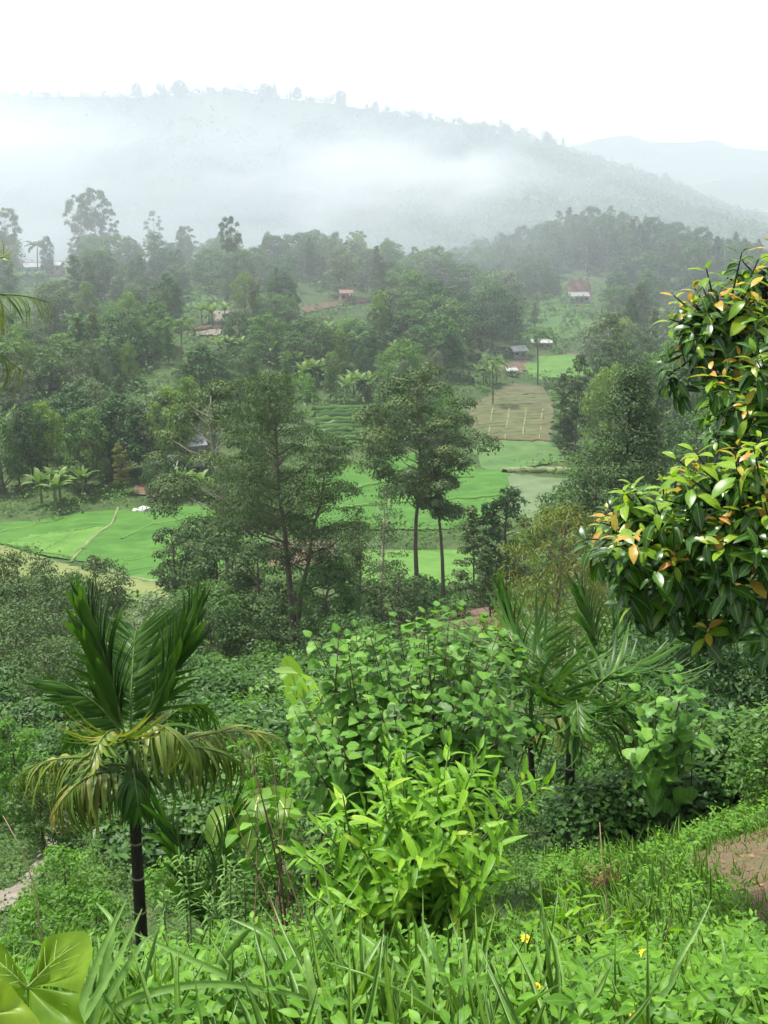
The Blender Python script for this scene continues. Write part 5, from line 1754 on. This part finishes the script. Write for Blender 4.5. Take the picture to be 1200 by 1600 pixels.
# dry stalks and twigs
for k, (pp, Yk, r, mt, lb) in enumerate([
    ([(937, 1285), (943, 1370), (950, 1420), (964, 1482)], 6.2, .005, 'straw', 'thin dry stalk leaning beside the maroon plant'),
    ([(1050, 1432), (1035, 1480), (1018, 1530)], 4.6, .004, 'twig', 'dark bare twig in the grass left of the dirt path'),
    ([(5, 1275), (35, 1330), (55, 1390), (68, 1440)], 9.0, .008, 'straw', 'pale bent stalk at the left edge above the lobed leaf'),
    ([(940, 1510), (925, 1560), (912, 1610)], 3.0, .003, 'twig', 'short brown twig between the bottom yellow flowers'),
    ([(395, 1190), (420, 1290), (440, 1380), (452, 1460)], 7.4, .010, 'twig', 'dark straight stem left of the lime bush'),
    ([(372, 1235), (408, 1320), (436, 1400), (448, 1460)], 7.45, .007, 'twig', 'thin slanting stem beside the dark straight stem')]):
    P = np.array([pix(a, c, Yk) for a, c in pp])
    P[-1, 2] = min(P[-1, 2], float(hgt(P[-1, 0], P[-1, 1])) - .02)
    g = P[-1].copy()
    b = MB()
    b.tube((P - g)[::-1], np.linspace(r, r * .4, len(P)), 6)
    o = b.build('dry_stalk', M[mt])
    o.location = g
    tag(o, lb, 'stalk')

# big lobed leaves, close to the lens at bottom left
Yl = 1.55
g = gpt(40, Yl)
t = thing('lobed_leaf_plant', 'plant with large shiny lobed leaves in the bottom left corner', 'plant', g)
J = pix(43, 1543, Yl) - g
b = MB()
b.tube([(0, .02, -.05), J * .5 + (.01, .01, 0), J + (0, .01, -.012), J], [.006, .005, .004, .003], 7)
b.build('stalk', M['vein'], t)


def lobe(outline, depth, rib, v, j=J):
    O = [pix(a, c, Yl + dz) - g for (a, c), dz in zip(outline, depth)]
    O = np.array(O)
    k = np.linspace(0, 1, len(O))
    kk = np.linspace(0, 1, 28)
    O = np.stack([np.interp(kk, k, O[:, i]) for i in range(3)], -1)
    for _ in range(2):
        O[1:-1] = (O[:-2] + 2 * O[1:-1] + O[2:]) / 4
    rows = [j + (O - j) * f + np.array([0, 0, .006]) * math.sin(f * 3.1) * np.sin(kk * 14)[:, None] for f in np.linspace(.02, 1, 9)]
    X = np.stack(rows, 0)
    V, F = grid_mesh(X[..., 0], X[..., 1], X[..., 2])
    b = MB()
    b.add(V, F, 0, v)
    lf = b.build('leaf_lobe', M['bigleaf'], t)
    e = pix(*rib, Yl - .004) - g
    b = MB()
    b.tube([j, j * .5 + e * .5 + (0, -.002, .002), e], [.0018, .0012, .0004], 5)
    for f_ in (.25, .45, .65):       # side veins
        r_ = j + (e - j) * f_
        for s_ in (-1, 1):
            q_ = O[int(np.clip(14 + s_ * (11 - 11 * f_), 1, 26))]
            en = r_ + (q_ - r_) * .75
            b.tube([r_ + (0, -.002, .001), r_ * .5 + en * .5 + (0, -.003, .003), en + (0, -.003, .002)], [.0009, .0006, .0003], 4)
    b.build('veins', M['sidevein'], lf, kind='stuff')


lobe([(52, 1532), (66, 1500), (64, 1472), (80, 1459), (112, 1456), (134, 1453), (143, 1470), (146, 1490), (136, 1520), (126, 1552)], [0, .0, .02, .03, .03, .03, .02, .0, -.02, -.03], (108, 1478), .7)
lobe([(126, 1552), (122, 1570), (128, 1590), (140, 1615), (110, 1640), (60, 1640), (44, 1600), (42, 1560)], [-.03, -.04, -.05, -.06, -.07, -.07, -.04, -.01], (98, 1600), .3)
lobe([(38, 1555), (20, 1560), (-20, 1540), (-40, 1500), (-20, 1470), (0, 1468), (14, 1490), (24, 1508), (34, 1516), (40, 1532)], [0, -.02, -.03, 0, .02, .02, .01, 0, 0, 0], (-5, 1500), .45)
J2 = pix(-30, 1590, Yl - .12) - g
lobe([(-30, 1540), (0, 1524), (18, 1540), (34, 1562), (50, 1580), (68, 1604), (70, 1650), (0, 1660), (-60, 1640)], [-.1, -.1, -.1, -.1, -.11, -.12, -.14, -.16, -.16], (50, 1602), 1.0, J2)

# a small deep blue bloom in the shaded shrub
c = pix(1112, 1012, 18.0)
o = MB()
a = np.arange(5) * 1.257
d = np.stack([np.cos(a), -.3 + 0 * a, np.sin(a)], -1)
o.leaves(OVAL, np.zeros((5, 3)), orient(d, np.repeat([[0, -1.0, .2]], 5, 0)), np.full(5, .06))
o = o.build('blue_bloom', M['blue'], kind=None)
o.location = c
tag(o, 'single deep blue bloom in the shaded shrub under the glossy tree', 'flower')


# ------------------------------------------------------------------ houses of the far side
def house(name, label, px, Y, w, d, h, rz, wall, roof, rise=1.0, wins=2, lift=0.0, door=True, over=.35):
    g = gpt(px, Y)
    g[2] += lift
    t = thing(name, label, 'house', g, None, rz)
    b = MB()
    b.box((0, 0, h / 2 - .4), (w, d, h + .8))
    b.build('wall', M[wall], t, smooth=False)
    b = MB()
    W, D = w / 2 + over, d / 2 + over
    th = .12
    V = []
    for dz in (0, th):
        V += [(-W, -D, h + dz), (W, -D, h + dz), (W, 0, h + rise + dz), (-W, 0, h + rise + dz), (W, D, h + dz), (-W, D, h + dz)]
    F = [(6, 7, 8), (6, 8, 9), (9, 8, 10), (9, 10, 11), (0, 2, 1), (0, 3, 2), (3, 4, 2), (3, 5, 4), (0, 1, 7), (0, 7, 6), (5, 10, 4), (5, 11, 10), (1, 2, 8), (1, 8, 7), (2, 4, 10), (2, 10, 8), (0, 6, 9), (0, 9, 3), (3, 9, 11), (3, 11, 5)]
    b.add(np.array(V) + (0, 0, .02), F)
    rf = b.build('roof', M[roof], t, smooth=False)
    b = MB()
    b.tube([(-W, 0, h + rise + .14), (W, 0, h + rise + .14)], .12, 6)
    b.build('ridge_cap', M[roof], rf)
    n = wins + (1 if door else 0)
    for k in range(n):
        x = -w / 2 + w * (k + .5) / n
        b = MB()
        if door and k == n // 2:
            b.box((x, -d / 2 - .02, h * .4), (.9, .1, h * .8))
            b.build('door', M['roofdark'], t, smooth=False)
        else:
            b.box((x, -d / 2 - .02, h * .58), (w / n * .5, .08, h * .38))
            b.build('window', M['glass'], t, smooth=False)


house('hill_house', 'small pale house below the red earth cut under the wooded knoll', 903, 353, 5.0, 3.5, 1.6, .05, 'whitewall', 'whitewall', .9, 3)
house('valley_house', 'white-roofed house among dark trees above the left paddy', 266, 173, 3.6, 3, 2.0, -.35, 'whitewall', 'rooftin', .9, 2, .6)
house('valley_house', 'smaller white roof just right of the larger valley house', 300, 178, 3.0, 3, 2.2, .5, 'whitewall', 'rooftin', 1.1, 2, 1.5)
house('teal_house', 'teal-walled house on the misty left ridge', 50, 326, 3.4, 3, 2.2, .4, 'tealwall', 'rooftin', 1.0, 1, .5)
house('ridge_house', 'long low white-roofed house right of the teal house', 82, 330, 5.0, 3, 1.8, -.1, 'ochre', 'rooftin', .8, 3, .8)
house('ochre_hut', 'small ochre hut on the cleared terrace in mid hillside', 540, 298, 2.6, 2.5, 1.7, .2, 'ochre', 'roofred', .7, 1, .3)
house('hillside_house', 'white house half hidden by trees on the left hillside', 84, 226, 2.0, 2.4, 1.8, .3, 'whitewall', 'rooftin', .9, 1, .8)
house('cottage', 'cottage with a row of pale posts under the umbrella eucalyptus', 330, 316, 7, 3, 1.8, .0, 'ochre', 'roofdark', .6, 4, .0)
#house('terrace_house', 'small pale-fronted house right of the cottage on the ridge', 516, 322, 4, 3.5, 2.6, -.2, 'whitewall', 'roofred', .8, 1, .6)
#house('red_hut', 'low reddish hut on the slope right of the ochre hut', 575, 285, 4.5, 3, 2.2, .1, 'ochre', 'roofred', .6, 1, .3)
house('field_shed', 'white tin shed at the left end of the far bright field', 808, 283, 3.4, 2.4, 1.2, .5, 'whitewall', 'rooftin', .9, 1, .3)
house('field_shed', 'low brown shed behind the far bright field', 846, 296, 4.2, 2.2, 1.1, -.1, 'ochre', 'rooftin', .6, 2, .2)
house('field_shed', 'tiny pale shelter below the white tin shed', 798, 262, 1.8, 1.6, .9, .3, 'ochre', 'rooftin', .5, 1, .2)
rd = random.Random(5)
for k, (px, py, Yh, lb) in enumerate([(20, 368, 640, 'tiny long white roof in the mist at the left edge'), (80, 318, 700, 'tiny white roof high in the left mist'), (212, 380, 620, 'tiny white roof behind the misty eucalyptuses'), (600, 345, 700, 'tiny white roof in the middle of the misty slope'), (672, 386, 620, 'tiny white roof at the left foot of the wooded knoll'), (560, 380, 600, 'tiny pale roof low in the mist above the mid ridge'), (325, 332, 690, 'faint roof in the thick mist above the umbrella eucalyptus')]):
    x = pix(px, py, Yh)[0]
    z = float(max(mount_z(x, Yh), hgt(x, Yh)))
    t = thing('far_house', lb, 'house', (x, Yh, z), 'far houses on the misty slope', rd.uniform(-.4, .4))
    b = MB()
    b.box((0, 0, 1.2), (8, 5, 3.2))
    b.build('wall', M['whitewall'], t, smooth=False)
    b = MB()
    b.add([(-4.6, -3, 2.8), (4.6, -3, 2.8), (4.6, 0, 4.4), (-4.6, 0, 4.4), (4.6, 3, 2.8), (-4.6, 3, 2.8)], [(0, 1, 2), (0, 2, 3), (3, 2, 4), (3, 4, 5)])
    b.build('roof', M['rooftin'], t, smooth=False)
# red earth cut behind the hill house
g = gpt(905, 357)
b = MB()
U, W = np.meshgrid(np.linspace(-3.2, 3.8, 22), np.linspace(0, 1, 13), indexing='ij')
Zc = 5.4 * W * (1 - .45 * np.abs(U / 4) ** 3) + .35 * np.sin(U * 3.1) * W
Yc = 3.2 * W + .5 * np.floor(W * 4) / 4 + .25 * np.sin(U * 2 + W * 9)
V, F = grid_mesh(U, Yc, Zc)
b.add(V, F)
o = b.build('earth_cut', M['redsoil'], kind='structure')
o.location = g
# white boulder heap on the paddy edge
g = hit(222, 800)
t = thing('stone_heap', 'small heap of pale stones on the far paddy edge', 'stones', g)
for k, (x, y, r) in enumerate([(-.8, 0, .5), (.1, .1, .62), (.9, -.05, .42), (.3, .2, .8)]):
    bm = bmesh.new()
    bmesh.ops.create_icosphere(bm, subdivisions=2, radius=r)
    for v in bm.verts:
        v.co *= 1 + .22 * math.sin(v.co.x * 7 + k) * math.cos(v.co.y * 6 + v.co.z * 5)
        v.co.z *= .6
    me = bpy.data.meshes.new('stone')
    bm.to_mesh(me)
    bm.free()
    me.materials.append(M['stone'])
    o = link('stone', me, t)
    o.location = (x, y, r * .3)
